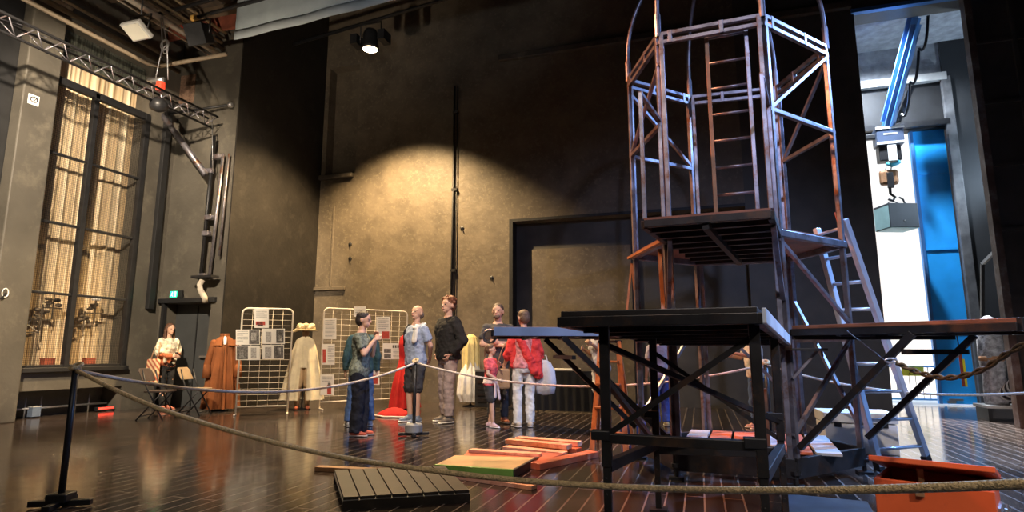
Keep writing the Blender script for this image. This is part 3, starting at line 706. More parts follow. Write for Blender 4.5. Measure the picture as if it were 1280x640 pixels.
def person(label, pos, H, face, fem=False, arms=None, feet=((-.1, .0), (.1, .0)), skin=None, hair='short', hairm=(.05, .03, .02), head=(0, 0), top=None, legs=None, shoes=((.3, .3, .32), (.75, .73, .7)), lean=0., wide=1., extra=None, fold='in'):
    skin = skin or SKIN
    k = H/1.75; f, r = frame(pos, face); base = V((pos.x, pos.y, 0))
    T = thing('person', label, 'person', base)
    def X(p):
        x, y, z = p
        y2 = y+lean*max(0, z-.9)
        return base+(r*x*wide+f*y2+V((0, 0, z)))*k
    arms = arms or HANG
    lv = FEM if fem else MALE
    sh = .158 if fem else .178
    sz = 1.405
    # joints
    J = {}
    for sd, sg in (('L', -1), ('R', 1)):
        J['s'+sd] = V((sg*sh, -.005, sz)); J['e'+sd] = V(arms[sd][0]); J['w'+sd] = V(arms[sd][1])
        fx, fy = feet[0 if sg < 0 else 1]
        J['h'+sd] = V((sg*.09, -.01, .88)); J['a'+sd] = V((fx, fy, .085))
        kn = (J['h'+sd]+J['a'+sd])/2+V((sg*.005, .03, .01)); J['k'+sd] = kn
    hp = V((0, 0, 1.5)); hr = Matrix.Rotation(math.radians(head[0]), 3, 'Z') @ Matrix.Rotation(math.radians(head[1]), 3, 'X')
    def HR(p): return hp+hr @ ((V(p)-hp)*1.07)
    mb = MB(); torso(mb, lv)
    mb.cap(J['sL'], J['sR'], .055, .055)
    for sd, sg in (('L', -1), ('R', 1)):
        mb.cap(J['s'+sd], J['e'+sd], .05, .04); mb.cap(J['e'+sd], J['w'+sd], .041, .027)
        mb.cap(J['h'+sd], J['k'+sd], .088, .055); mb.cap(J['k'+sd], J['k'+sd].lerp(J['a'+sd], .35), .055, .054); mb.cap(J['k'+sd].lerp(J['a'+sd], .3), J['a'+sd], .054, .036)
        fd = V((sg*.18, 1, 0)).normalized()
        mb.cap(J['a'+sd]-fd*.03-V((0, 0, .045)), J['a'+sd]+fd*.13-V((0, 0, .055)), .036, .028)
        # hand
        d = (J['w'+sd]-J['e'+sd]).normalized(); inn = V((-sg, .25, .15)) if fold == 'in' else V((0, -1, .2))
        nn = (inn-d*inn.dot(d)).normalized(); ac = d.cross(nn).normalized()
        if ac.y < 0: ac = -ac
        w0 = J['w'+sd]
        mb.cap(w0, w0+d*.075, .026, .034, flat=.5, side=ac)
        for i, (o_, l_) in enumerate(((.031, .066), (.0105, .074), (-.0105, .069), (-.031, .054))):
            p0 = w0+d*.082+ac*o_; d1 = (d*.92+nn*.32+ac*o_*2).normalized(); d2 = (d*.6+nn*.8).normalized()
            p1 = p0+d1*l_*.55; mb.cap(p0-d*.02, p1, .0092, .0085, n=8); mb.cap(p1, p1+d2*l_*.5, .0085, .007, n=8)
        p0 = w0+d*.03+ac*.026; p1 = p0+(d*.55+ac*.75+nn*.25).normalized()*.04; mb.cap(p0, p1, .013, .0105, n=8); mb.cap(p1, p1+(d*.85+ac*.25+nn*.4).normalized()*.032, .0105, .0085, n=8)
    hd = MB()
    hd.cap((0, -.014, 1.44), (0, .004, 1.58), .055 if not fem else .047, .05 if not fem else .044)
    hd.ball((0, .012, 1.665), (.076, .093, .098), 18, 12).ball((0, .04, 1.605), (.055, .058, .062), 14, 10).ball((0, .066, 1.565), (.028, .026, .022))
    hd.cap((0, .098, 1.655), (0, .112, 1.625), .009, .015, n=8).ball((-.032, .075, 1.675), (.03, .022, .012)).ball((.032, .075, 1.675), (.03, .022, .012)).ball((0, .09, 1.592), (.024, .014, .013))
    hd.ball((-.078, .0, 1.64), (.011, .02, .031)).ball((.078, .0, 1.64), (.011, .02, .031))
    hd.xf(HR); mb.add(hd.v, hd.f)
    mb.xf(X).build('body', skin, T, smooth=True, remesh=.0068, sm=2)
    for sg in (-1, 1): MB().ball((sg*.031, .0915, 1.652), (.013, .008, .007), 10, 6).xf(HR).xf(X).build('eye', EYE, T, smooth=True)
    MB().ball((0, .1035, 1.592), (.021, .006, .006), 10, 6).xf(HR).xf(X).build('mouth', LIPS, T, smooth=True)
    # hair
    hm = mat('hair', hairm, .6, var=.35, vs=40, bump=.4, bs=90)
    h = MB()
    if hair != 'bald':
        h.ball((0, -.004, 1.692), (.083, .097, .082), 16, 10).ball((0, -.035, 1.645), (.08, .07, .088), 16, 10)
        if hair == 'curly':
            rr = random.Random(label)
            for i in range(46):
                a = rr.random()*6.28; e = rr.random()*1.4-.1
                h.ball((math.cos(a)*math.cos(e)*.085, -.01+math.sin(a)*math.cos(e)*.095 - (.02 if math.sin(a) > 0 and e < .5 else 0), 1.69+math.sin(e)*.085), .022+.012*rr.random(), 8, 6)
        if hair == 'long':
            h.cap((0, -.05, 1.66), (0, -.085, 1.33), .078, .07, flat=.55)
            for sg in (-1, 1): h.cap((sg*.06, .02, 1.71), (sg*.083, .0, 1.60), .028, .03); h.cap((sg*.083, .0, 1.60), (sg*.09, .03, 1.36), .03, .022)
        if hair == 'pony':
            h.ball((0, -.10, 1.70), .032); h.cap((0, -.105, 1.69), (0, -.13, 1.52), .028, .014)
    else:
        h.ball((0, -.03, 1.632), (.081, .072, .062), 16, 10)
    h.xf(HR).xf(X).build('hair', hm, T, smooth=True, remesh=.008, sm=1)
    # shoes
    for sd, sg in (('L', -1), ('R', 1)):
        a = J['a'+sd]; fd = V((sg*.18, 1, 0)).normalized(); sdv = V((fd.y, -fd.x, 0))
        q = MB(); q.cap(a-fd*.045-V((0, 0, .038)), a+fd*.06-V((0, 0, .036)), .042, .044, side=sdv); q.cap(a+fd*.03-V((0, 0, .042)), a+fd*.15-V((0, 0, .05)), .044, .032, flat=.8, side=sdv); q.cap(a-V((0, 0, .05)), a+V((0, 0, .01)), .043, .042)
        sh_ = q.xf(X).build('shoe', cloth('shoe%s' % (shoes[0],), shoes[0], bump=.05), T, smooth=True, remesh=.009, sm=2)
        q = MB(); q.cap(a-fd*.045-V((0, 0, .07)), a+fd*.155-V((0, 0, .07)), .045, .04, flat=.3, side=sdv)
        q.xf(X).build('sole', cloth('sole%s' % (shoes[1],), shoes[1], bump=.05), sh_, smooth=True)
    def wrinkle(mb, amp=.006, fr=16, seed=0.):
        return mb
    if legs:
        m, zc, off, wd = legs; q = MB()
        torso(q, lerp_levels(lv, .82, 1.03), .014)
        for sd in 'LR':
            h_, k_, a_ = J['h'+sd], J['k'+sd], J['a'+sd]
            if zc > .48:
                f_ = (h_.z-zc)/(h_.z-k_.z); q.cap(h_, h_.lerp(k_, min(.97, f_)), .098+off, (.075+wd)+off)
                q.cap(h_.lerp(k_, .5), h_.lerp(k_, f_), .085+off, .082+wd+off, round_=False)
            else:
                q.cap(h_, k_, .096+off, .062+wd*.6+off)
                e_ = k_.lerp(a_, (k_.z-zc)/(k_.z-a_.z)); q.cap(k_.lerp(h_, .05), e_, .062+wd*.6+off, .05+wd+off, round_=False)
        q.xf(X).build('trousers' if zc < .3 else 'shorts', m, T, smooth=True, remesh=.0105, sm=2, wrinkle=.035)
    if top:
        m, sleeve, hem, off = top; q = MB()
        torso(q, lerp_levels(lv, hem, 1.47), .014+off)
        q.cap(J['sL'], J['sR'], .062+off, .062+off)
        for sd in 'LR':
            s_, e_, w_ = J['s'+sd], J['e'+sd], J['w'+sd]
            if sleeve == 'short': q.cap(s_, s_.lerp(e_, .25), .062+off, .062+off); q.cap(s_.lerp(e_, .2), s_.lerp(e_, .72), .061+off, .062+off, round_=False)
            elif sleeve == 'long':
                q.cap(s_, e_, .062+off, .052+off); q.cap(e_, e_.lerp(w_, .1), .052+off, .052+off); q.cap(e_.lerp(w_, .05), e_.lerp(w_, .97), .051+off, .04+off, round_=False)
        q.xf(X).build('top', m, T, smooth=True, remesh=.0105, sm=2, wrinkle=.035)
    if extra: extra(T, X, J, HR)
    return T, X, J
def px_h(u, vf, vt):
    p = G(u, vf); d = math.hypot(p.x, p.y); return p, AD(u, vt, d).z
navy = cloth('navy_trouser', (.012, .013, .02)); jeans = cloth('blue_jeans', (.06, .11, .24)); black = cloth('black_cloth', (.015, .015, .016))
white = cloth('white_cloth', (.78, .75, .70)); pink = cloth('coral_pink_shirt', (.72, .12, .13), var=.4, vs=25); redc = cloth('coral_red_cloth', (.75, .055, .05))
cream = cloth('cream_cloth', (.90, .78, .54)); mauve = cloth('taupe_trouser', (.34, .26, .23)); dark = cloth('charcoal_cloth', (.045, .043, .045))
# 1 woman reading a phone by the door
def ex1(T, X, J, HR):
    w = J['wR']; MB().box(X(w+V((-.08, .11, .02))), (.08, .012, .15), Matrix.Rotation(.6, 3, 'X')).build('phone', 'black', T, bevel=.003) if False else None
    q = MB(); torso(q, lerp_levels(FEM, 1.12, 1.47), .034); q.cap(J['sL'], J['sR'], .075, .075)
    for sd, sg in (('L', -1), ('R', 1)): q.cap(J['s'+sd], J['s'+sd].lerp(J['e'+sd], .85), .078, .085, round_=True)
    q.cap((-.10, .12, 1.40), (-.06, .15, .98), .05, .045, flat=.4); q.cap((.12, .10, 1.40), (.13, .13, 1.0), .05, .045, flat=.4)
    q.xf(X).build('shawl', cloth('cream_shawl', (.72, .62, .46), var=.5, vs=18), T, smooth=True, remesh=.011, sm=2, wrinkle=.05)
p, H = px_h(203, 513, 406)
T1, X1, J1 = person('woman in a cream shawl by the dark door, phone in her hands', p, H, 35, True, arms=dict(L=((-.22, .03, 1.14), (-.06, .24, 1.13)), R=((.22, .03, 1.14), (.05, .25, 1.10))), hair='long', hairm=(.10, .045, .025), head=(0, 0), top=(cloth('orange_brown_blouse', (.42, .12, .05), var=.5, vs=20), 'long', .86, 0.), legs=(black, .11, .0, .0), shoes=((.35, .12, .08), (.2, .12, .1)), feet=((-.1, 0), (.08, .08)), extra=ex1)
ph = X1((-.01, .335, 1.13)); tag(MB().box(ph, (.075, .012, .15), Matrix.Rotation(.9, 3, 'X')).build('phone', 'bmetal', bevel=.003), 'dark phone held by the woman in the cream shawl', 'phone')
# her striped tote bag
c = X1((.30, .02, .80)); f_, r_ = frame(p, 35)
t = thing('tote_bag', 'striped red and cream tote bag beside the woman in the cream shawl', 'bag', c-V((0, 0, .24)))
def stripe_mat():
    m = mat('striped_bag_fabric', (.6, .2, .1), .9); nt = m.node_tree; b = nt.nodes['Principled BSDF']; w_ = nt.nodes.new('ShaderNodeTexWave'); w_.inputs['Scale'].default_value = 6; w_.bands_direction = 'DIAGONAL'
    tc = nt.nodes.new('ShaderNodeTexCoord'); nt.links.new(tc.outputs['Object'], w_.inputs['Vector']); cr = nt.nodes.new('ShaderNodeValToRGB'); e = cr.color_ramp.elements
    e[0].color = (.35, .06, .035, 1); e[1].color = (.7, .52, .3, 1); nt.links.new(w_.outputs['Fac'], cr.inputs[0]); nt.links.new(cr.outputs[0], b.inputs['Base Color']); return m
rt = Matrix((f_, -r_, V((0, 0, 1)))).transposed()
MB().box(c, (.30, .09, .46), rt).build('bag_body', stripe_mat(), t, bevel=.03)
MB().path([c-f_*.1+V((0, 0, .2)), c-f_*.06-r_*.06+V((0, 0, .48)), c-r_*.10+V((0, 0, .58)), c+f_*.06-r_*.06+V((0, 0, .48)), c+f_*.1+V((0, 0, .2))], .012, 6).build('strap', cloth('bag_strap', (.5, .3, .18)), t, smooth=True)
# 2 woman in patterned blouse in profile
p, H = px_h(447, 545, 392)
blouse = cloth('grey_green_patterned_blouse', (.17, .19, .15), var=.75, vs=28)
person('short-haired woman in a grey patterned blouse and navy trousers, hand raised to her chin', p, H, 75, True, arms=dict(L=((-.20, .12, 1.15), (-.06, .19, 1.39)), R=((.21, .10, 1.16), (.07, .21, 1.36))), hair='short', hairm=(.03, .02, .018), head=(0, -4), top=(blouse, 'short', .80, .008), legs=(navy, .06, .012, .03), shoes=((.45, .10, .06), (.5, .4, .35)), feet=((-.06, .03), (.07, -.02)))
# 3 person in teal jacket behind her
p, H = px_h(449, 533, 397)
person('visitor in teal jacket and blue jeans standing directly behind the woman in the patterned blouse', p, H, 185, False, arms=dict(L=((-.25, -.02, 1.13), (-.25, .05, .88)), R=((.25, -.02, 1.13), (.25, .05, .88))), hair='short', hairm=(.06, .04, .03), top=(cloth('teal_jacket', (.04, .085, .095)), 'long', .84, .008), legs=(jeans, .09, .005, .02), shoes=((.35, .35, .36), (.7, .7, .7)), feet=((-.17, 0), (.17, 0)))
# 4 man in blue polo
def ex4(T, X, J, HR):
    q = MB(); q.cap((-.13, -.04, 1.475), (-.12, .08, 1.43), .05, .06, flat=.6); q.cap((-.12, .09, 1.43), (-.14, .13, 1.24), .055, .06, flat=.45)
    q.xf(X).build('white_scarf', white, T, smooth=True, remesh=.01, sm=1)
    q = MB(); q.path([(.115, .12, 1.15), (.115, .13, 1.36), (.12, .05, 1.475), (.12, -.06, 1.46), (.12, -.13, 1.30), (.12, -.13, 1.1)], .02, 8); q.xf(X).build('backpack_strap', black, T, smooth=True)
p, H = px_h(517, 528, 384)
person('balding man in pale blue polo and dark shorts, hands behind his back', p, H, 305, False, arms=dict(L=((-.25, -.09, 1.15), (-.10, -.20, .98)), R=((.25, -.09, 1.15), (.08, -.21, .96))), hair='bald', hairm=(.22, .18, .15), head=(12, 12), top=(cloth('pale_blue_polo', (.34, .40, .52)), 'short', .86, .012), legs=(dark, .50, .006, .004), shoes=((.20, .24, .32), (.8, .8, .8)), feet=((-.11, .02), (.12, -.02)), wide=1.06, extra=ex4)
# 5 tall man
def ex5(T, X, J, HR):
    q = MB(); q.ball((0, -.09, 1.44), (.14, .08, .06), 14, 8); q.cap((-.13, -.03, 1.46), (-.09, .11, 1.36), .045, .03); q.cap((.13, -.03, 1.46), (.09, .11, 1.36), .045, .03)
    q.xf(X).build('hood', cloth('olive_hood', (.10, .085, .055)), T, smooth=True, remesh=.011, sm=2)
p, H = px_h(558, 528, 374)
person('tall auburn-haired man in black hooded jacket with hands in pockets', p, H, 300, False, arms=dict(L=((-.28, -.08, 1.15), (-.185, .04, .96)), R=((.28, -.08, 1.15), (.185, .04, .96))), hair='curly', hairm=(.17, .06, .025), head=(10, 4), top=(cloth('black_jacket', (.022, .02, .018)), 'long', .88, .028), legs=(mauve, .1, .004, .02), shoes=((.18, .15, .12), (.75, .7, .6)), feet=((-.12, .03), (.12, -.05)), extra=ex5)
# 6 man with folded arms
p, H = px_h(622, 529, 382)
person('bearded man in charcoal t-shirt with folded arms behind the girl in pink', p, H, 10, False, arms=dict(L=((-.25, .05, 1.16), (.02, .20, 1.18)), R=((.25, .05, 1.16), (-.04, .23, 1.14))), hair='short', hairm=(.10, .065, .045), head=(-25, 0), skin=SKIN, top=(cloth('charcoal_tee', (.07, .065, .065)), 'short', .88, .008), legs=(dark, .09, .0, .01), shoes=((.30, .10, .05), (.1, .08, .07)), extra=lambda T, X, J, HR: MB().ball((0, .072, 1.575), (.05, .04, .035)).xf(HR).xf(X).build('beard', mat('beard', (.16, .11, .08), .8, var=.4, vs=60), T, smooth=True))
# 7 girl
def ex7(T, X, J, HR):
    q = MB(); torso(q, lerp_levels(FEM, .93, 1.03), .03); q.cap((-.05, .14, .98), (-.09, .17, .62), .04, .055, flat=.5); q.cap((.05, .14, .98), (.08, .16, .66), .04, .05, flat=.5)
    q.xf(X).build('tied_jacket', cloth('white_pink_jacket', (.72, .55, .52)), T, smooth=True, remesh=.009, sm=1)
p, H = px_h(613, 534, 432)
person('young girl in pink t-shirt and dark shorts with a pale jacket tied at her waist', p, H, 60, True, arms=dict(L=((-.20, .06, 1.15), (-.02, .20, 1.33)), R=((.22, .05, 1.14), (.10, .22, 1.02))), hair='pony', hairm=(.12, .06, .035), head=(18, 2), top=(pink, 'short', .88, .008), legs=(dark, .62, .008, .03), shoes=((.7, .48, .50), (.8, .75, .72)), feet=((-.07, -.06), (.07, .10)), wide=.95, extra=ex7)
# 8 woman in red overshirt
def ex8(T, X, J, HR):
    q = MB(); torso(q, [(.80, .21, .13, -.03)]+lerp_levels(FEM, .95, 1.45)[0:], .04) if False else None
    q = MB()
    for i in range(9):
        a = math.radians(-20+i*27.5)-math.pi
        x, y = math.cos(a), math.sin(a)
    q.cap((.13, -.06, 1.40), (.21, -.09, .80), .07, .085, flat=.6); q.cap((.15, .06, 1.38), (.22, .02, .84), .05, .06, flat=.6); q.cap((-.14, -.03, 1.40), (-.18, -.02, .92), .05, .05, flat=.6); q.cap((-.1, -.1, 1.38), (.12, -.14, .84), .07, .07, flat=.5)
    for sd in 'LR':
        s_, e_ = J['s'+sd], J['e'+sd]; q.cap(s_, e_, .076, .075); q.cap(e_, e_.lerp(J['w'+sd], .4), .07, .07)
    q.cap(J['sL'], J['sR'], .075, .075)
    q.xf(X).build('overshirt', redc, T, smooth=True, remesh=.011, sm=2, wrinkle=.05)
    q = MB()
    for sg in (-1, 1): q.ball((sg*.036, .075, 1.735), (.03, .012, .02), 10, 6)
    q.cap((-.075, .02, 1.72), (.075, .02, 1.72), .006, .006, n=6)
    q.xf(HR).xf(X).build('sunglasses', 'bmetal', T, smooth=True)
p, H = px_h(655, 534, 390)
T8, X8, J8 = person('woman in a coral red overshirt and wide white trousers, sunglasses on her head', p, H, 195, True, arms=dict(L=((-.23, .02, 1.14), (-.26, .16, .95)), R=((.25, -.02, 1.14), (.27, .10, .93))), hair='short', hairm=(.13, .075, .045), head=(15, 0), top=(cloth('pink_striped_shirt', (.72, .25, .24), var=.5, vs=22), 'none', .88, .006), legs=(white, .06, .0, .016), shoes=((.62, .50, .38), (.7, .65, .6)), feet=((-.10, 0), (.10, .0)), extra=ex8)
c = X8((.33, -.02, .74)); t = thing('shopping_bag', 'white plastic shopping bag hanging behind the woman in the red overshirt', 'bag', c-V((0, 0, .3)))
MB().lathe(c-V((0, 0, .26)), [(.03, 0), (.14, .03), (.17, .18), (.15, .36), (.09, .48), (.03, .52)], 20, sy=.5, fold=.08, nf=5).build('bag_body', cloth('white_plastic', (.72, .72, .76), rough=.4), t, smooth=True)
MB().path([c+V((-.05, 0, .22)), c+V((-.02, 0, .33)), c+V((.02, 0, .33)), c+V((.05, 0, .22))], .01, 6).build('handle', white, t, smooth=True)
c = X8((-.31, .14, .72)); t = thing('handbag', 'tan shoulder bag at the left side of the woman in the red overshirt', 'bag', c-V((0, 0, .16)))
MB().box(c, (.24, .1, .3), Matrix.Rotation(YAW+.2, 3, 'Z')).build('bag_body', cloth('tan_leather', (.36, .24, .15), rough=.5), t, bevel=.03)
MB().path([c+CR*-.1+V((0, 0, .14)), c+V((0, 0, .45)), X8((-.12, -.01, 1.50)), c+CR*.1+V((0, 0, .14))], .01, 6).build('strap', cloth('tan_leather', (.36, .24, .15), rough=.5), t, smooth=True)
# 9 visitor under the left deck
p, H = px_h(752, 530, 398)
person('visitor in pale striped shirt and white shorts seen behind the front deck left leg', p, H, 300, True, arms=dict(L=((-.23, .04, 1.15), (-.12, .20, 1.30)), R=((.24, .04, 1.14), (.14, .22, 1.22))), skin=SKIN2, hair='short', hairm=(.05, .035, .03), top=(cloth('pale_striped_shirt', (.50, .48, .52), var=.3, vs=20), 'short', .84, .012), legs=(cloth('white_shorts', (.70, .68, .70)), .55, .01, .02), shoes=((.55, .42, .36), (.6, .5, .45)), feet=((-.14, .08), (.13, -.1)))
# 10 blue clothed visitor
p, H = px_h(827, 533, 412)
person('small visitor in bright blue trousers half hidden behind the front deck posts', p, H, 200, True, arms=None, hair='short', hairm=(.06, .04, .03), top=(cloth('pale_lilac_top', (.46, .42, .52)), 'short', .86, .01), legs=(cloth('bright_blue_trouser', (.09, .16, .55)), .08, .005, .02), shoes=((.6, .55, .3), (.6, .6, .6)))
# 11 visitor pointing behind the right of the front deck
p, H = px_h(948, 536, 410)
person('visitor in white shirt and blue jeans pointing left behind the front deck right legs', p, H, 290, False, arms=dict(L=((-.22, .14, 1.25), (-.16, .38, 1.30)), R=((.20, .17, 1.22), (.10, .42, 1.26))), hair='short', hairm=(.05, .035, .03), top=(cloth('white_shirt', (.72, .68, .64)), 'short', .88, .012), legs=(jeans, .09, .005, .015), shoes=((.6, .35, .33), (.7, .65, .6)))

# ------------------------------------------------------------------ costumes
def robe(mb, base, f, r, levels, n=90, fold=.1, nf=14, a0=0., a1=2*math.pi, th=.012, seed=0.):
    """cloth hanging round a stand; levels are (z, rx, ry, y offset, fold strength)"""
    full = abs(a1-a0-2*math.pi) < 1e-6
    def pt(u, v, dd):
        x = v*(len(levels)-1); i = min(int(x), len(levels)-2); g = x-i
        L_ = [levels[i][q]+(levels[i+1][q]-levels[i][q])*g for q in range(5)]
        a = a0+(a1-a0)*u
        rr = 1+L_[4]*fold*(math.sin(nf*a+seed+.6*math.sin(3*a+v*2))+.4*math.sin(nf*1.7*a+2*seed))
        return base+r*(math.cos(a)*L_[1]*rr-math.cos(a)*dd)+f*(math.sin(a)*(L_[2]*rr-dd)+L_[3])+V((0, 0, L_[0]))
    nv = 30
    mb.sheet(lambda u, v: pt(u, v, 0), n, nv)
    mb.sheet(lambda u, v: pt(1-u, v, th), n, nv)
    return mb
def mannequin(t, p, f, r, hgt, form=True, fm='grey'):
    MB().lathe(p, [(.16, 0), (.16, .015), (.03, .03), (.015, .05)], 20).tube(p+V((0, 0, .03)), p+V((0, 0, hgt)), .014).build('stand', 'bmetal', t, smooth=False)
# brown hooded coat
p, H = px_h(274, 514, 415); f, r = frame(p, 5)
t = thing('brown_coat', 'long russet brown cloak with a wide collar on a stand beside the dark door', 'costume', V((p.x, p.y, 0)))
bc = cloth('russet_wool', (.19, .062, .02), var=.3, vs=4)
mannequin(t, V((p.x, p.y, 0)), f, r, H-.2)
b_ = V((p.x, p.y, 0)); k = H/1.62
MB().path([b_+r*-.2*k+V((0, 0, 1.42*k)), b_+V((0, 0, 1.5*k)), b_+r*.2*k+V((0, 0, 1.42*k))], .015).build('hanger', 'wood', t, smooth=True)
robe(MB(), b_, f, r, [(.06*k, .30*k, .24*k, 0, 1.2), (.5*k, .27*k, .21*k, 0, 1.1), (1.0*k, .225*k, .16*k, 0, .8), (1.3*k, .215*k, .13*k, 0, .3), (1.43*k, .18*k, .10*k, 0, .05), (1.5*k, .07*k, .06*k, 0, 0)], fold=.2, nf=9, a0=math.pi/2+.015, a1=math.pi/2+2*math.pi-.015).build('coat_body', bc, t, smooth=True)
q = MB()
for sg in (-1, 1): q.cap(b_+r*sg*.2*k+V((0, 0, 1.40*k)), b_+r*sg*.285*k+V((0, 0, .95*k)), .065*k, .075*k); q.cap(b_+r*sg*.285*k+V((0, 0, .97*k)), b_+r*sg*.29*k+f*.05+V((0, 0, .68*k)), .07*k, .085*k, round_=False)
q.build('sleeves', bc, t, smooth=True)
q = MB(); robe(q, b_, f, r, [(1.34*k, .25*k, .17*k, 0, .5), (1.46*k, .17*k, .12*k, 0, .2), (1.53*k, .09*k, .08*k, 0, 0), (1.59*k, .10*k, .09*k, -.01, 0)], fold=.06, nf=7, a0=math.pi/2+.25, a1=math.pi/2+2*math.pi-.25); q.build('collar', bc, t, smooth=True)
MB().cap(b_+f*.075*k+V((0, 0, 1.50*k)), b_+f*.13*k+V((0, 0, 1.38*k)), .03, .025, flat=.5, side=r).build('white_neckcloth', white, t, smooth=True)
# cream cape with plumed hat
p, H = px_h(377, 512, 407); f, r = frame(p, 0); b_ = V((p.x, p.y, 0)); k = H/1.72
t = thing('cream_costume', 'cream cape costume with a floppy plumed hat on a stand between the two mesh panels', 'costume', b_)
mannequin(t, b_, f, r, H-.1)
MB().cap(b_+V((0, 0, 1.40*k)), b_+V((0, 0, 1.5*k)), .05, .05).ball(b_+V((0, 0, 1.56*k)), (.07*k, .08*k, .10*k)).build('dummy_head', cloth('dummy_cloth', (.25, .17, .11)), t, smooth=True)
robe(MB(), b_, f, r, [(.85*k, .17*k, .13*k, 0, .8), (1.05*k, .135*k, .11*k, 0, .5), (1.3*k, .16*k, .12*k, 0, .3), (1.43*k, .13*k, .09*k, 0, 0), (1.48*k, .06*k, .05*k, 0, 0)], fold=.06, nf=14).build('doublet', cream, t, smooth=True)
q = MB()
for sg in (-1, 1): q.cap(b_+r*sg*.08*k+V((0, 0, .86*k)), b_+r*sg*.09*k+V((0, 0, .5*k)), .10*k, .085*k); q.cap(b_+r*sg*.09*k+V((0, 0, .5*k)), b_+r*sg*.1*k+V((0, 0, .08*k)), .055*k, .05*k, round_=False)
q.build('breeches', cloth('tan_breeches', (.62, .45, .26)), t, smooth=True)
q = MB()
for sg in (-1, 1): q.cap(b_+r*sg*.1*k+f*-.04+V((0, 0, .045)), b_+r*sg*.11*k+f*.14+V((0, 0, .04)), .045, .035)
q.build('shoes', cloth('red_brown_shoe', (.45, .13, .07)), t, smooth=True)
robe(MB(), b_, f, r, [(.20*k, .40*k, .27*k, -.02, 1.2), (.8*k, .30*k, .22*k, -.02, 1.), (1.2*k, .24*k, .17*k, -.01, .5), (1.42*k, .18*k, .12*k, 0, .1), (1.49*k, .08*k, .07*k, 0, 0)], fold=.09, nf=10, a0=math.pi/2+.24, a1=math.pi/2+2*math.pi-.24).build('cape', cream, t, smooth=True)
hat = MB().lathe(b_+V((0, 0, 1.615*k)), [(.205, .0), (.21, .015), (.14, .03), (.105, .035), (.10, .09), (.07, .12), (.02, .13)], 32, fold=.07, nf=3).build('hat', cloth('straw_felt', (.82, .62, .34)), t, smooth=True)
q = MB()
for i in range(16): a = i*.39; q.ball(b_+r*(math.cos(a)*.12)+f*(math.sin(a)*.13)+V((0, 0, 1.69*k+.03*math.sin(i*2.1))), (.062, .062, .05), 8, 6)
q.cap(b_+r*.12+V((0, 0, 1.66*k)), b_+r*.23+f*-.05+V((0, 0, 1.60*k)), .045, .02).build('plume', cloth('ivory_plume', (.85, .70, .42), bump=.8), hat, smooth=True)
# yellow shawl over white skirt
p, H = px_h(588, 508, 412); f, r = frame(p, 20); b_ = V((p.x, p.y, 0)); k = H/1.6
t = thing('yellow_costume', 'pale yellow drape over a white skirt on a stand beside the tall man', 'costume', b_)
mannequin(t, b_, f, r, H-.15)
robe(MB(), b_, f, r, [(.10*k, .22*k, .2*k, 0, 1.), (.25*k, .27*k, .24*k, 0, 1.), (.6*k, .25*k, .22*k, 0, .8), (.95*k, .13*k, .11*k, 0, .3), (1.0*k, .1*k, .09*k, 0, 0)], fold=.08, nf=12).build('skirt', white, t, smooth=True)
robe(MB(), b_, f, r, [(.55*k, .17*k, .14*k, 0, 1.), (.9*k, .17*k, .14*k, 0, 1.), (1.3*k, .17*k, .13*k, 0, .6), (1.44*k, .12*k, .09*k, 0, .2), (1.5*k, .05*k, .05*k, 0, 0)], fold=.12, nf=9).build('drape', cloth('pale_yellow_silk', (.78, .62, .26), rough=.5), t, smooth=True)
# red dress with train
p, H = px_h(505, 511, 410); f, r = frame(p, 330); b_ = V((p.x, p.y, 0)); k = H/1.6
t = thing('red_costume', 'crimson gown with spread train on a stand behind the balding man', 'costume', b_)
mannequin(t, b_, f, r, H-.2)
rd = cloth('crimson_velvet', (.50, .022, .02)); 
robe(MB(), b_, f, r, [(.03*k, .30*k, .30*k, -.03, 1.), (.5*k, .23*k, .22*k, 0, .9), (.98*k, .13*k, .1*k, 0, .3), (1.28*k, .15*k, .11*k, 0, .1), (1.42*k, .12*k, .08*k, 0, 0), (1.46*k, .05*k, .05*k, 0, 0)], fold=.1, nf=10).build('gown', rd, t, smooth=True)
tr_ = V(G(493, 521)); 
MB().lathe(V((tr_.x, tr_.y, 0)), [(.30, .004), (.31, .03), (.24, .08), (.12, .14), (.02, .16)], 30, fold=.12, nf=6, sy=.6).build('train', rd, t, smooth=True)
MB().lathe(V((tr_.x, tr_.y, 0)), [(.30, .002), (.345, .012), (.34, .03), (.30, .032)], 30, fold=.12, nf=6, sy=.6).build('train_border', cloth('pink_white_fur', (.8, .62, .55)), t, smooth=True)

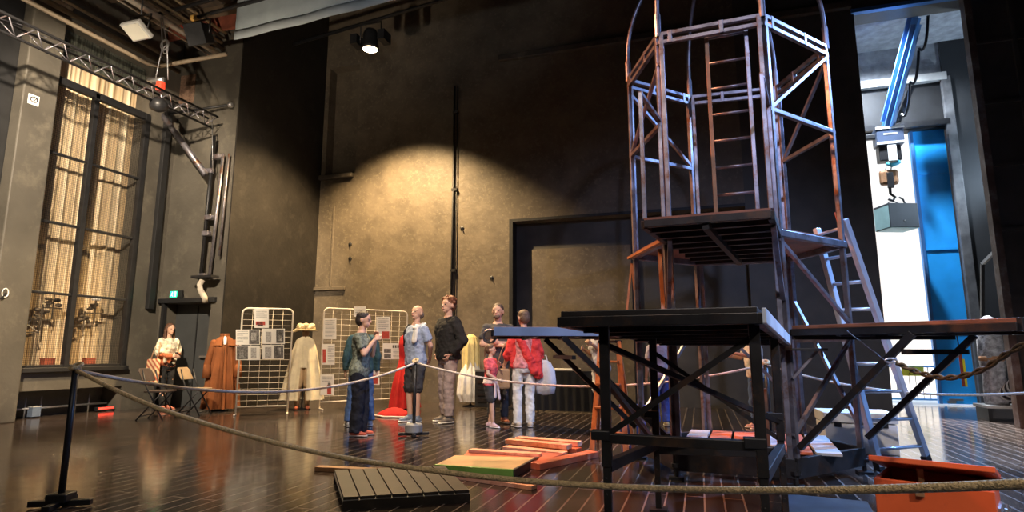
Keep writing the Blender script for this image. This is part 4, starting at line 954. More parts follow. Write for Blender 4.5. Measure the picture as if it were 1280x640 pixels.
# ------------------------------------------------------------------ mesh display panels with sheets
def gpanel(label, pl, pr, hgt, nh, nv, foot=.06, lean=0.):
    dx = (pr-pl).normalized(); bk = V((-dx.y, dx.x, 0))
    if bk.y < 0: bk = -bk
    t = thing('mesh_panel', label, 'display panel', (pl+pr)/2)
    W = (pr-pl).length; z0 = .14; rc = .09
    def P(a, z): return pl+dx*a+V((0, 0, z))+bk*(z*lean)
    pts = [P(0, .0), P(0, hgt-rc)]+[P(rc-rc*math.cos(a), hgt-rc+rc*math.sin(a)) for a in (.4, .8, 1.2)]+[P(rc, hgt), P(W-rc, hgt)]+[P(W-rc+rc*math.sin(a), hgt-rc+rc*math.cos(a)) for a in (.4, .8, 1.2)]+[P(W, hgt-rc), P(W, 0)]
    MB().path(pts, .016, 8).tube(P(0, z0), P(W, z0), .012).build('frame', 'gridm', t, smooth=True)
    mb = MB()
    for i in range(1, nh): z = z0+(hgt-z0)*i/nh; mb.tube(P(0, z), P(W, z), .0036, n=6)
    for i in range(1, nv): a = W*i/nv; mb.tube(P(a, z0), P(a, hgt), .0036, n=6)
    mb.build('wire_mesh', 'gridm', t, smooth=True)
    for a in (0.0, W): MB().bar(P(a, .015)-bk*.2, P(a, .015)+bk*.05, .03, .025).build('foot', 'gridm', t, bevel=.004)
    def spot(u, v):
        # point on the panel plane seen at that place
        R_ = ray(u, v); n = bk.copy(); n = V((n.x, n.y, 0)); tt = (pl-C0).dot(n)/R_.dot(n); return C0+R_*tt
    return t, spot, dx, bk
def sheet(spot, dx, bk, box, label, marks):
    u0, v0, u1, v1 = box; a = spot(u0, v0)-bk*.02; b = spot(u1, v0)-bk*.02; c = spot(u1, v1)-bk*.02; d = spot(u0, v1)-bk*.02
    t = thing('paper_sheet', label, 'poster', (a+b+c+d)/4)
    MB().prism([d, c, b, a], bk*.004).build('sheet', 'paper', t)
    for (x0, y0, x1, y1, m, nm) in marks:
        def q(x, y): return a.lerp(b, x).lerp(d.lerp(c, x), y)-bk*.003
        MB().prism([q(x0, y1), q(x1, y1), q(x1, y0), q(x0, y0)], bk*.002).build(nm, m, t)
def lines(y0, y1, x0=.12, x1=.88, n=5): return [(x0, y0+(y1-y0)*i/n, x1 if i % 3 != 2 else x1-.2, y0+(y1-y0)*i/n+(y1-y0)/n*.35, 'inkg', 'text_line') for i in range(n)]
p0, p1 = G(294, 519), G(359, 517)
hg = AD(294, 385, math.hypot(p0.x, p0.y)).z
t, spot, dx, bk = gpanel('cream wire mesh display panel nearest the brown cloak', p0, p1, hg, 17, 5)
H2 = [(.55, .05, .97, .95, 'ink', 'photograph'), (.63, .2, .85, .7, 'inkg', 'figure')]
sheet(spot, dx, bk, (318, 386, 336, 410), 'tall paper sheet with a dark red object at the top of the left mesh panel', lines(.06, .5, n=5)+[(.1, .66, .75, .85, 'inkr', 'picture'), (.2, .7, .6, .9, 'ink', 'picture')])
sheet(spot, dx, bk, (295, 412, 325, 431), 'upper-row sheet on the left mesh panel with text left and a dark photo right', lines(.1, .85, .05, .5, 6)+H2)
sheet(spot, dx, bk, (328, 411, 356, 430), 'upper-row sheet on the left mesh panel with a pencil figure drawing', [(.15, .2, .4, .9, 'inkg', 'drawing'), (.62, .06, .95, .92, 'ink', 'photograph'), (.72, .2, .85, .8, 'paper', 'figure')])
sheet(spot, dx, bk, (295, 432, 325, 450), 'lower-row sheet on the left mesh panel with a dark photo left', [(.03, .05, .5, .95, 'ink', 'photograph'), (.15, .3, .4, .9, 'inkg', 'figure'), (.62, .15, .85, .9, 'inkg', 'drawing')])
sheet(spot, dx, bk, (328, 431, 355, 449), 'lower-row sheet on the left mesh panel with a photo on its right', [(.12, .15, .42, .9, 'inkg', 'drawing'), (.55, .05, .97, .95, 'ink', 'photograph'), (.68, .2, .85, .7, 'inkg', 'figure')])
p0, p1 = G(399, 512), G(506, 506)
hg = AD(400, 385, math.hypot(p0.x, p0.y)).z
t, spot, dx, bk = gpanel('wide cream wire mesh display panel behind the talking visitors', p0, p1, hg, 17, 10)
sheet(spot, dx, bk, (404, 398, 420, 424), 'plain text sheet at the upper left of the right mesh panel', lines(.08, .92, n=9))
sheet(spot, dx, bk, (402, 430, 418, 456), 'sheet with a red robed figure at its left edge on the right mesh panel', lines(.1, .9, .45, .92, 7)+[(.05, .25, .3, .9, 'inkr', 'picture')])
sheet(spot, dx, bk, (400, 468, 417, 494), 'lowest left sheet with a dark red figure on the right mesh panel', lines(.1, .4, n=3)+[(.5, .5, .8, .95, 'inkr', 'picture'), (.55, .4, .75, .55, 'ink', 'picture')])
sheet(spot, dx, bk, (442, 383, 457, 396), 'small blank sheet at the top edge of the right mesh panel', lines(.3, .8, n=2))
sheet(spot, dx, bk, (470, 396, 487, 424), 'text sheet with a dark red picture at its lower right on the right mesh panel', lines(.08, .6, n=6)+[(.4, .65, .95, .98, 'inkr', 'picture')])
sheet(spot, dx, bk, (478, 429, 502, 449), 'wide sheet with two dark photos and a row of emblems on the right mesh panel', [(.06, .35, .42, .6, 'ink', 'photograph'), (.06, .68, .42, .92, 'ink', 'photograph')]+[(.5+.12*i, .12, .59+.12*i, .3, 'ink', 'emblem') for i in range(4)]+lines(.4, .9, .52, .95, 4))
sheet(spot, dx, bk, (463, 456, 474, 481), 'narrow sheet with a red drawing low on the right mesh panel', lines(.1, .4, n=3)+[(.2, .5, .8, .95, 'inkr', 'picture')])

# ------------------------------------------------------------------ folding chairs
def folding_chair(label, u, v, yawdeg, backm):
    p = G(u, v); f, r = frame(p, yawdeg); b_ = V((p.x, p.y, 0))
    t = thing('folding_chair', label, 'chair', b_, None)
    def P(x, y, z): return b_+r*x+f*y+V((0, 0, z))
    for sg in (-1, 1):
        MB().path([P(sg*.20, .20, .0), P(sg*.20, -.12, .55), P(sg*.19, -.20, .80)], .012).build('front_leg', 'bmetal', t, smooth=True)
        MB().path([P(sg*.175, -.24, .0), P(sg*.175, .14, .44)], .011).build('rear_leg', 'bmetal', t, smooth=True)
    MB().tube(P(-.175, -.2, .06), P(.175, -.2, .06), .008).tube(P(-.2, .16, .07), P(.2, .16, .07), .008).build('stretcher', 'bmetal', t, smooth=True)
    q = MB(); q.prism([P(x, y, .44) for x, y in ((-.18, -.16), (.18, -.16), (.2, .12), (.16, .2), (-.16, .2), (-.2, .12))], (0, 0, .03)); q.build('seat', backm, t, bevel=.01)
    pts = [P(x, -.17-.1*(z-.62)/.2, z) for x, z in ((-.19, .62), (.19, .62), (.195, .78), (.15, .83), (-.15, .83), (-.195, .78))]
    MB().prism(pts, f*-.02).build('backrest', backm, t, bevel=.008)
folding_chair('dark folding chair in front of the woman in the cream shawl', 196, 524, 62, cloth('dark_vinyl', (.06, .045, .04), rough=.5))
folding_chair('folding chair with a tan backrest between the shawled woman and the brown cloak', 243, 519, 62, cloth('tan_vinyl', (.30, .22, .14), rough=.5))

# ------------------------------------------------------------------ things at the left wall
ex_ = AY(220, 372, Y1-.06)
t = thing('exit_sign', 'small green lit running-man exit sign above the dark door', 'exit sign', V((ex_.x, ex_.y, 2.18)))
MB().box((ex_.x, Y1-.05, 2.26), (.30, .05, .15)).build('housing', 'black', t, bevel=.005)
MB().box((ex_.x-.05, Y1-.08, 2.26), (.18, .012, .125)).build('lit_face', 'green_e', t)
q = MB(); x0 = ex_.x-.075; yy = Y1-.089
q.ball((x0, yy, 2.30), (.011, .004, .011), 8, 6).bar((x0, yy, 2.285), (x0-.01, yy, 2.25), .016, .004).bar((x0-.01, yy, 2.25), (x0+.02, yy, 2.215), .011, .004).bar((x0-.01, yy, 2.25), (x0-.035, yy, 2.22), .011, .004).bar((x0, yy, 2.28), (x0+.03, yy, 2.262), .009, .004).bar((x0, yy, 2.28), (x0-.025, yy, 2.26), .009, .004)
q.box((x0+.075, yy, 2.26), (.04, .004, .095)); q.build('pictogram', emit('exit_sign_white', (.8, 1, .9), 1.6), t)
# no-entry style square sign and hook on the pilaster
c = AX(42, 125, XL+.225)
t = thing('wall_sign', 'small white square sign with a black mark on the left pilaster', 'sign', c)
MB().box(c, (.01, .17, .17)).build('plate', 'white', t)
MB().path([c+V((.008, .055*math.cos(a), .045*math.sin(a)+.005)) for a in [i*math.pi/7 for i in range(14)]], .008, 6, closed=True).bar(c+V((.008, -.02, -.05)), c+V((.008, .05, .06)), .02, .006).build('mark', 'black', t)
c = AX(6, 366, XL+.23)
t = thing('wall_hook', 'small pale bracket with a wire loop low on the left pilaster', 'hook', c)
MB().path([c+V((.01, .045*math.cos(a), .07*math.sin(a))) for a in [i*math.pi/6 for i in range(12)]], .008, 6, closed=True).build('loop', 'white', t, smooth=True)
MB().bar(c+V((.012, -.05, -.10)), c+V((.012, .01, .0)), .025, .02).build('bracket', 'black', t)
# hanger and props seen behind the mesh
c = AX(35, 410, XL-.12)
t = thing('coat_hanger', 'wire coat hanger hanging behind the window mesh near the left pilaster', 'hanger', c)
MB().path([c+V((0, -.19, -.07)), c+V((0, 0, .05)), c+V((0, .19, -.07))], .009, 6, closed=True).build('triangle', 'white', t, smooth=True)
MB().path([c+V((0, 0, .05)), c+V((0, 0, .1)), c+V((0, .03, .13)), c+V((0, .03, .17)), c+V((0, -.01, .18))], .007, 6).build('hook', 'chrome', t, smooth=True)
for i, (u, v, lab, mm) in enumerate(((52, 392, 'dark draped prop hanging low behind the left pane of the window mesh', 'black'), (67, 378, 'small dark lamp-like prop behind the window mesh left of the mullion', 'bmetal'), (105, 400, 'dark bulky prop behind the window mesh right of the mullion', 'bmetal'), (119, 385, 'white-capped dark prop behind the right pane of the window mesh', 'black'))):
    c = AX(u, v, XL-.22); t = thing('stage_prop', lab, 'prop', c)
    q = MB(); rr = random.Random(i+4)
    for j in range(7): q.ball(c+V((rr.uniform(-.03, .03), rr.uniform(-.10, .10), rr.uniform(-.10, .08))), (.03, .03+.04*rr.random(), .02+.03*rr.random()), 8, 6)
    q.bar(c+V((0, -.16, -.1)), c+V((0, .16, -.1)), .02).bar(c+V((0, 0, -.3)), c+V((0, 0, .16)), .018)
    q.build('prop_body', mat('dusty_brown_prop', (.10, .075, .05), .8), t, smooth=False)
    if i == 3: MB().lathe(c+V((0, 0, .14)), [(.07, 0), (.08, .02), (.06, .05), (.02, .06)], 14).build('white_cap', 'white', t, smooth=True)
for u, v, lab in ((60, 446, 'larger red box on the sill behind the window mesh'), (111, 450, 'smaller faded red box on the sill right of the window mullion')):
    c = AX(u, v, XL-.2); c.z = .84
    t = thing('red_box', lab, 'box', c); MB().box(c+V((0, 0, .07)), (.12, .18, .14)).build('box_body', cloth('faded_red', (.42, .11, .06)), t, bevel=.006); MB().box(c+V((0, 0, .145)), (.13, .19, .015)).build('lid', cloth('faded_red2', (.3, .08, .05)), t)
# slot under the window: bars, lamps
t = thing('low_rail', 'metal rail with small uprights in the low slot under the window', 'rail', (XL-.25, 7.85, 0))
MB().tube((XL-.25, 6.86, .16), (XL-.25, 8.75, .14), .018).build('rail', 'chrome', t, smooth=True)
for i, y in enumerate((6.98, 7.3, 7.55, 8.15, 8.4)): MB().tube((XL-.25, y, .0), (XL-.25, y, .34), .012).build('upright', 'chrome', t, smooth=True)
c = AX(56+0, 512, XL-.2); t = thing('blue_box', 'small blue box beside the rail under the window', 'box', V((XL-.2, 7.42, 0))); MB().box((XL-.2, 7.42, .1), (.12, .14, .16)).build('box_body', cloth('dull_blue', (.10, .13, .19)), t, bevel=.006); MB().box((XL-.2, 7.42, .185), (.125, .145, .015)).build('lid', 'grey', t)
t = thing('red_light', 'glowing red signal light on the floor of the slot under the window', 'light', (XL-.12, 8.62, 0))
MB().box((XL-.12, 8.62, .05), (.08, .34, .07)).build('housing', 'bmetal', t, bevel=.008); MB().box((XL-.075, 8.62, .06), (.012, .30, .035)).build('red_lens', 'redlamp', t)

# ------------------------------------------------------------------ rigging at the upper left
# triangular truss jib parallel to the left wall
te = AY(266, 153, 9.2); xT = te.x; zt_ = te.z
T0 = V((xT, 1.0, zt_)); T1_ = V((xT, 9.2, zt_))
t = thing('truss', 'long lattice truss bar running along the left wall below the ceiling pipes', 'truss', (xT, 5, zt_))
offs = [V((-.12, 0, .1)), V((.12, 0, .1)), V((0, 0, -.12))]
for o_ in offs: MB().tube(T0+o_, T1_+o_, .022).build('chord', 'bmetal', t, smooth=True)
mb = MB()
for i in range(21):
    a = T0.lerp(T1_, i/21); b = T0.lerp(T1_, (i+.5)/21); c = T0.lerp(T1_, (i+1)/21)
    for j in range(2): mb.tube(a+offs[j], b+offs[2], .009, n=6).tube(b+offs[2], c+offs[j], .009, n=6)
    mb.tube(a+offs[0], c+offs[1], .008, n=6)
mb.build('lacing', 'steel', t, smooth=True)
MB().tube(T1_+V((0, -.03, .1)), AY(266, 215, 9.2), .008).build('drop_rod', 'chrome', t, smooth=True)
# wall bracket with brace and vertical poles
pm1 = AY(262, 218, 9.2)
t = thing('jib_bracket', 'wall bracket of vertical pipes with a long diagonal pipe brace right of the corner', 'bracket', (pm1.x, 9.3, 2.6))
pA, pB = AY(200, 140, 9.15), AY(257, 218, 9.2)
MB().tube(pA, pB, .06, n=14).build('diagonal_pipe', 'steel', t, smooth=True)
MB().tube(AY(268, 170, 9.3), AY(250, 355, 9.35), .035).build('mast', 'bmetal', t, smooth=True)
MB().tube(AY(279, 192, 9.38), AY(262, 345, 9.4), .03).build('pipe', 'steel', t, smooth=True)
MB().tube(AY(286, 192, 9.38), AY(274, 320, 9.4), .02).build('pipe', 'steel', t, smooth=True)
for u, v in ((262, 214), (272, 196), (261, 272), (258, 292), (253, 345)):
    c = AY(u, v, 9.32); MB().box(c, (.16, .1, .1)).tube(c+V((-.1, 0, 0)), c+V((.1, 0, 0)), .03).build('clamp', 'steel', t, bevel=.01)
c = AY(253, 350, 9.3)
MB().path([c, c+V((-.02, -.04, -.1)), c+V((.06, -.08, -.22)), c+V((.14, -.05, -.36)), c+V((.13, -.02, -.45))], .055, 10).build('cloth_wrap', cloth('pale_bundle', (.45, .40, .33)), t, smooth=True)
MB().box(c+V((.05, 0, .06)), (.5, .2, .05)).build('shelf_plate', 'bmetal', t)
# horizontal pipe on corner wall
t = thing('wall_pipe', 'slim horizontal pipe standing off the corner wall, ending in a small flange', 'pipe', AY(290, 130, 9.35))
MB().tube(AY(205, 143, 9.2), AY(288, 131, 9.4), .025).build('pipe', 'bmetal', t, smooth=True)
MB().lathe(AY(288, 131, 9.4), [(.05, -.04), (.06, 0), (.06, .04), (.03, .06)], 12, axis=V((1, 0, 0))).build('flange', 'chrome', t, smooth=True)
# brick patch
c0, c1 = AY(224, 96, Y1-.005), AY(242, 128, Y1-.005)
tag(MB().b(c0.x, c1.x, Y1-.012, Y1+.01, c1.z, c0.z).build('bare_brick_patch', 'brick'), 'rectangular patch of bare brick high on the corner wall', 'brick patch')
# chain hoist
hx = AX(201, 105, xT); 
t = thing('chain_hoist', 'chain hoist with a red hook block and looped slings hanging above the truss', 'hoist', hx)
top = AX(202, 22, xT)
for du in (-.05, .06):
    n_ = 22
    for i in range(0):
        pass
    MB().path([top+V((du*.3, 0, 0)), hx+V((du, 0, .75)), hx+V((du*1.6, du, .1))], .011, 6).build('chain', 'chrome', t, smooth=True)
MB().path([hx+V((.09*math.cos(a), 0, .78+.10*math.sin(a))) for a in [i*math.pi/8 for i in range(16)]], .016, 6, closed=True).path([hx+V((.06*math.cos(a), .03, .70+.08*math.sin(a))) for a in [i*math.pi/8 for i in range(16)]], .012, 6, closed=True).build('sling_loop', 'chrome', t, smooth=True)
MB().box(hx+V((0, 0, -.05)), (.12, .12, .2)).build('hook_block', 'red', t, bevel=.02)
MB().lathe(hx+V((0, 0, -.55)), [(.02, 0), (.15, .06), (.16, .16), (.10, .25), (.03, .30)], 18).build('hoist_body', 'bmetal', t, smooth=True)
MB().tube(hx+V((-.28, 0, .1)), hx+V((.06, 0, .06)), .06, n=10).build('shackle_bar', 'chrome', t, smooth=True)
MB().path([hx+V((0, 0, -.15)), hx+V((.05, 0, -.25)), hx+V((-.02, 0, -.33))], .02, 6).build('hook', 'chrome', t, smooth=True)
# pipes and beams of the fly gallery
def upipe(label, pts, r, m, name='ceiling_pipe'):
    return tag(MB().path(pts, r, 10).build(name, m, smooth=True), label, 'pipe')
pc_ = AX(193, 84, -10.25); pz0 = pc_.z
p2 = AY(278, 68, pc_.y)
upipe('lowest pale ceiling pipe along the left wall, bending right at the corner', [V((-10.25, 1, pz0)), V((-10.25, pc_.y-.15, pz0)), V((-10.1, pc_.y, pz0)), V((p2.x+.1, pc_.y, pz0))], .04, mat('tan_pipe', (.36, .28, .19), .5, var=.2))
pbm = mat('dark_bronze_pipe', (.10, .075, .05), .45, .3, var=.3)
pbl = mat('pale_pipe', (.52, .46, .38), .5, var=.15)
for i, (u, v, z, r, m, y1, lab) in enumerate((
        (120, 22, 7.05, .035, pbm, 9.2, 'dark pipe overhead just right of the lowest pale ceiling pipe'),
        (100, 18, 7.1, .045, pbl, 6.9, 'short pale pipe stub overhead above the left pilaster'),
        (235, 53, 7.3, .016, pbl, 9.2, 'thin pale cable pipe overhead just below the thick pale pipe'),
        (222, 36, 7.3, .06, pbl, 9.25, 'thickest pale pipe overhead, crossing behind the chain hoist'),
        (226, 28, 7.35, .035, pbm, 9.2, 'bronze pipe overhead, first right of the thickest pale pipe'),
        (225, 20, 7.5, .03, mat('straw_pipe', (.42, .33, .2), .5, var=.2), 9.2, 'straw coloured pipe overhead, second right of the thickest pale pipe'),
        (228, 14, 7.6, .028, pbm, 9.2, 'bronze pipe overhead, third right of the thickest pale pipe'),
        (232, 8, 7.7, .03, mat('straw_pipe', (.42, .33, .2), .5, var=.2), 9.2, 'straw coloured pipe overhead, nearest the red cable rack'),
        (172, 62, 6.95, .05, pbm, 9.1, 'dark bronze pipe overhead crossing below the floodlight'))):
    x = G(u, v, z).x
    upipe(lab, [V((x, 1, z)), V((x, y1, z))], r, m)
gal = MB()
gal.b(XL, -8.3, 1.0, 8.85, 7.95, 8.1)
struct(gal, 'ceiling_gallery', mat('gallery_boards', (.07, .05, .035), .8, var=.4, vs=3, stretch=(4, 1, 1)))
for i, y in enumerate((2.6, 3.9, 5.2, 6.5, 7.7, 8.7)):
    if y < 6: continue
    tag(MB().b(XL, -8.3, y-.06, y+.06, 7.78, 7.95).build('gallery_beam', mat('brown_beam', (.12, .085, .055), .6, var=.3)), ['', '', '', 'brown gallery cross beam above the left pilaster', 'brown gallery cross beam above the tall barred window', 'brown gallery cross beam beside the red cable rack'][i], 'beam', 'gallery cross beams')
# floodlight
c = AX(171, 38, -9.1)
t = thing('floodlight', 'square unlit floodlight hanging among the ceiling pipes', 'lamp', c)
Rf = Matrix.Rotation(-.5, 3, 'X')
MB().box(c, (.42, .34, .09), Rf).build('housing', 'grey', t, bevel=.015); MB().box(c+Rf @ V((0, 0, -.05)), (.36, .28, .012), Rf).build('glass', 'glassy', t)
MB().path([c+V((-.24, 0, 0)), c+V((-.24, .05, .3)), c+V((.24, .05, .3)), c+V((.24, 0, 0))], .014, 6).build('yoke', 'bmetal', t, smooth=True)
MB().tube(c+V((0, .05, .3)), V((c.x, c.y+.05, 7.95)), .014).build('drop_rod', 'bmetal', t, smooth=True)
# lighting bars (black) running to the upper right
b0_, b1_ = AY(190, 20, 8.0), AY(290, -8, 8.0)
upipe('black lighting bar crossing the red cable area', [b0_, b1_+(b1_-b0_)], .035, 'bmetal', 'lighting_bar')
b0_, b1_ = AY(245, 22, 7.6), AY(330, -2, 7.6)
upipe('black lighting bar carrying the black speaker-like lamp', [b0_, b1_+(b1_-b0_)], .035, 'bmetal', 'lighting_bar')
c = AY(250, 43, 7.5)
t = thing('stage_lamp', 'boxy black stage lamp hanging from the upper left lighting bar', 'lamp', c)
Rl = Matrix.Rotation(.5, 3, 'X') @ Matrix.Rotation(.3, 3, 'Z')
MB().box(c, (.30, .36, .34), Rl).build('housing', 'black', t, bevel=.03); MB().box(c+Rl @ V((0, -.19, 0)), (.32, .02, .36), Rl).build('colour_frame', 'bmetal', t, bevel=.005)
MB().path([c+V((-.2, 0, 0)), c+V((-.2, 0, .26)), c+V((.2, 0, .26)), c+V((.2, 0, 0))], .016, 6).build('yoke', 'bmetal', t, smooth=True)
c2 = AY(245, 22, 7.6); tag(MB().lathe(c2-V((.02, .0, .075)), [(.03, 0), (.07, .02), (.08, .08), (.04, .12)], 14).build('cable_drum', mat('amber_plastic', (.55, .32, .08), .4), smooth=True), 'small amber knob at the left end of the lighting bar above the black stage lamp', 'knob')
# red brick behind, red cable loops
c0, c1 = AY(228, -10, 9.3), AY(300, 42, 9.3)
t = thing('cable_rack', 'rack of coiled red cables at the top left behind the lighting bars', 'cables', ((c0.x+c1.x)/2, 9.0, c1.z))
MB().b(c0.x, c1.x+.1, 9.05, 9.12, c1.z, c0.z+.5).build('backboard', mat('red_brown_rack', (.20, .055, .03), .8, var=.5, vs=4), t)
rr = random.Random(2)
for i in range(9):
    c = V((c0.x+.25+(c1.x-c0.x-.3)*i/8, 9.0-.03*(i % 2), c1.z+.35+.5*rr.random())); q = MB()
    for j in range(4): q.path([c+V((.14*math.cos(a)*(1+.1*j), -.02*j, .26*math.sin(a))) for a in [kk*math.pi/8 for kk in range(16)]], .016, 6, closed=True)
    q.build('cable_coil', 'red' if i % 3 else 'bmetal', t, smooth=True)
# grey cloth border
p0, p1 = AY(293, 50, 7.6), AY(500, -2, 7.6)
dxb = (p1-p0); dxb.z = 0
zb0 = p0.z; zb1 = AY(440, 18, 7.6).z
t = thing('cloth_border', 'grey-blue cloth border hanging across the top of the stage', 'cloth border', (p0+p1)/2)
xr = p1.x+2.2
def bz(x): return zb0+(AY(480, 5, 7.6).z-zb0)*(x-p0.x)/(AY(480, 5, 7.6).x-p0.x)
MB().sheet(lambda u, v: V((p0.x+(xr-p0.x)*u, 7.6+.015*math.sin(u*9)+.012*math.sin(u*31), bz(p0.x+(xr-p0.x)*u)+.16+v*2.0)), 60, 8).build('cloth', 'canvas', t, smooth=True)
MB().sheet(lambda u, v: V((p0.x+(xr-p0.x)*u, 7.585+.015*math.sin(u*9)+.012*math.sin(u*31), bz(p0.x+(xr-p0.x)*u)+v*.17)), 60, 2).build('hem', mat('paler_canvas_hem', (.40, .44, .46), .8, var=.1), t, smooth=True)
for o in list(t.children): d = o.modifiers.new('thick', 'SOLIDIFY'); d.thickness = .012
for f_ in (.05, .5, .95):
    xx = p0.x+(xr-p0.x)*f_; MB().tube((xx, 7.6, bz(xx)+2.1), (xx, 7.6, ZC), .008).build('suspension_cable', 'bmetal', t, smooth=True)
# black pipe with the spot lamp
lp = AY(463, 52, 10.4)
q0, q1 = AY(385, 50, 10.4), AY(540, 4, 10.4)
upipe('black lighting bar holding the glowing spotlight', [q0+(q0-q1)*.12, q1+(q1-q0)*1.5], .04, 'bmetal', 'lighting_bar')
c = lp
t = thing('spotlight', 'glowing round spotlight hanging from a black bar above the visitors', 'spotlight', c)
MB().lathe(c-V((0, 0, .18)), [(.18, 0), (.185, .05), (.17, .12), (.16, .34), (.12, .44), (.05, .48)], 24).build('housing', 'black', t, smooth=True)
MB().lathe(c-V((0, 0, .195)), [(.02, .0), (.13, .0), (.165, .02), (.165, .03)], 24).build('lens', 'lens', t, smooth=True)
MB().path([c+V((-.25, 0, 0)), c+V((-.25, 0, .42)), c+V((.25, 0, .42)), c+V((.25, 0, 0))], .018, 6).build('yoke', 'bmetal', t, smooth=True)
for k in range(2): MB().box(c+V((-.33 if k else .33, 0, .05)), (.16, .3, .22)).build('barn_door', 'black', t)
# wall conduit
t = thing('wall_conduit', 'tall thin black cable conduit running up the spot-lit back wall', 'conduit', (-5.28, YB-.05, 0))
MB().tube((-5.31, YB-.05, .05), (-5.31, YB-.05, 7.4), .024).build('pipe', 'black', t, smooth=True)
MB().tube((-5.22, YB-.04, .05), (-5.235, YB-.04, 7.4), .013).build('thin_pipe', 'black', t, smooth=True)
for i in range(4): MB().b(-5.345, -5.21, YB-.075, YB, 1+i*1.9, 1.06+i*1.9).build('clip', 'bmetal', t)
for u, v, lab in ((614, 347, 'tiny black hook on the back wall right of the conduit'), (577, 285, 'tiny dark cable clip on the back wall close to the conduit'), (437, 305, 'upper small round socket on the back wall above the right mesh panel'), (437, 323, 'lower small round socket on the back wall above the right mesh panel')):
    c = AY(u, v, YB-.03); tag(MB().lathe(c+V((0, .035, 0)), [(.045, 0), (.045, .02), (.02, .03), (.01, .035)], 12, axis=V((0, -1, 0))).bar(c, c+V((.03, -.01, -.06)), .014).build('wall_fitting', 'bmetal'), lab, 'fitting')

# ------------------------------------------------------------------ behind the visitors
def table(label, u0, u1, v, vt, dp, name='draped_table'):
    p, q = G(u0, v), G(u1, v); dx = V((1, 0, 0)); w_ = (q-p).dot(dx)
    hh = AD(u0, vt, math.hypot(p.x, p.y)).z
    c = V((p.x+w_/2, p.y+dp/2, 0)); t = thing(name, label, 'table', c)
    MB().box(c+V((0, 0, hh-.02)), (w_, dp, .04)).build('tabletop', 'dboard', t, bevel=.005)
    MB().sheet(lambda a, b: V((c.x-w_/2+w_*a, c.y-dp/2-.012-.012*math.sin(a*50)*(1-b), .02+b*(hh-.03))), 80, 4).build('table_skirt', cloth('black_drape', (.012, .012, .014)), t, smooth=True)
    for sx in (-1, 1):
        for sy in (-1, 1): MB().bar(c+V((sx*(w_/2-.05), sy*(dp/2-.06), 0)), c+V((sx*(w_/2-.05), sy*(dp/2-.06), hh-.04)), .035).build('leg', 'bmetal', t)
    return c, hh, w_
c, hh, w_ = table('black draped table against the back wall behind the woman in the red overshirt', 668, 752, 514, 463, .6)
tag(MB().prism([c+V((-.3, -.1, hh+.001)), c+V((.2, -.15, hh+.001)), c+V((.22, .1, hh+.001)), c+V((-.28, .12, hh+.001))], (0, 0, .03)).build('paper_pile', 'paper', bevel=.004), 'low pile of white papers on the black draped table', 'papers')
p = G(588, 512); 
t = thing('flight_case', 'black ventilated equipment case on the floor behind the girl in pink', 'case', V((p.x, p.y+.2, 0)))
p = V((p.x+.2, p.y+.1, 0)); MB().box((p.x+.12, p.y+.3, .39), (.62, .4, .72)).build('case_body', 'black', t, bevel=.01)
for k in range(5): MB().box((p.x+.12, p.y+.09, .16+k*.12), (.5, .03, .06)).build('vent_slat', 'steel2', t)
MB().box((p.x+.12, p.y+.095, .73), (.62, .02, .03)).build('trim_rail', 'chrome', t)
# wooden step ladder behind the front deck
f1, f2, r1, r2 = G(740, 566), G(783, 570), G(747, 552), G(792, 556)
zt_l = 1.22
ta = (f1+r1)/2+V((.10, 0, zt_l)); tb = (f2+r2)/2+V((-.10, 0, zt_l)); ta.z = tb.z = zt_l
t = thing('step_ladder', 'orange-brown wooden step ladder standing behind the front deck left leg', 'step ladder', (f1+f2+r1+r2)/4)
for a, b in ((f1, ta), (f2, tb)): MB().bar(a, b, .06, .025).build('front_rail', 'wood', t, bevel=.003)
for a, b in ((r1, ta), (r2, tb)): MB().bar(a, b, .04, .022).build('rear_leg', 'wood', t, bevel=.003)
for i in range(4):
    g = .18+i*.21; MB().bar(f1.lerp(ta, g), f2.lerp(tb, g), .09, .022).build('step', 'brown', t, bevel=.003)
MB().bar(ta, tb, .14, .03).build('top_step', 'bmetal', t, bevel=.003)
MB().bar(r1.lerp(ta, .35), r2.lerp(tb, .35), .025).build('stretcher', 'wood', t)
# bright blue stool half hidden behind deck posts
p = G(792, 545); t = thing('blue_stool', 'low blue plastic stool half hidden behind the front deck', 'stool', V((p.x, p.y, 0)))
bs_ = mat('blue_plastic', (.03, .10, .55), .35)
MB().lathe(V((p.x, p.y, .36)), [(.17, 0), (.18, .02), (.18, .04), (.02, .05)], 20).build('seat', bs_, t, smooth=True)
for k in range(4):
    a = k*math.pi/2+.5; MB().tube(V((p.x+.17*math.cos(a), p.y+.17*math.sin(a), 0)), V((p.x+.12*math.cos(a), p.y+.12*math.sin(a), .37)), .022, n=8).build('leg', bs_, t, smooth=True)
# loose wooden batten standing on tower base
p = at('C', 0).lerp(at('F', 0), .45)
tag(MB().bar(V((p.x-.35, p.y, Z0+.1)), V((p.x-.34, p.y, 1.0)), .05, .03).build('wooden_post', 'wood', bevel=.003), 'short orange wooden post standing on the tower base', 'post')
p = at('C', 0)-nBC*.25
for i, dx_ in enumerate((-.22, -.12)):
    tag(MB().bar(V((p.x+dx_, p.y, Z0+.1)), V((p.x+dx_, p.y, .78+.06*i)), .045, .03).build('wooden_post', 'brown', bevel=.003), ('left', 'right')[i]+' of two short dark wooden posts beside the tower right front post', 'post')

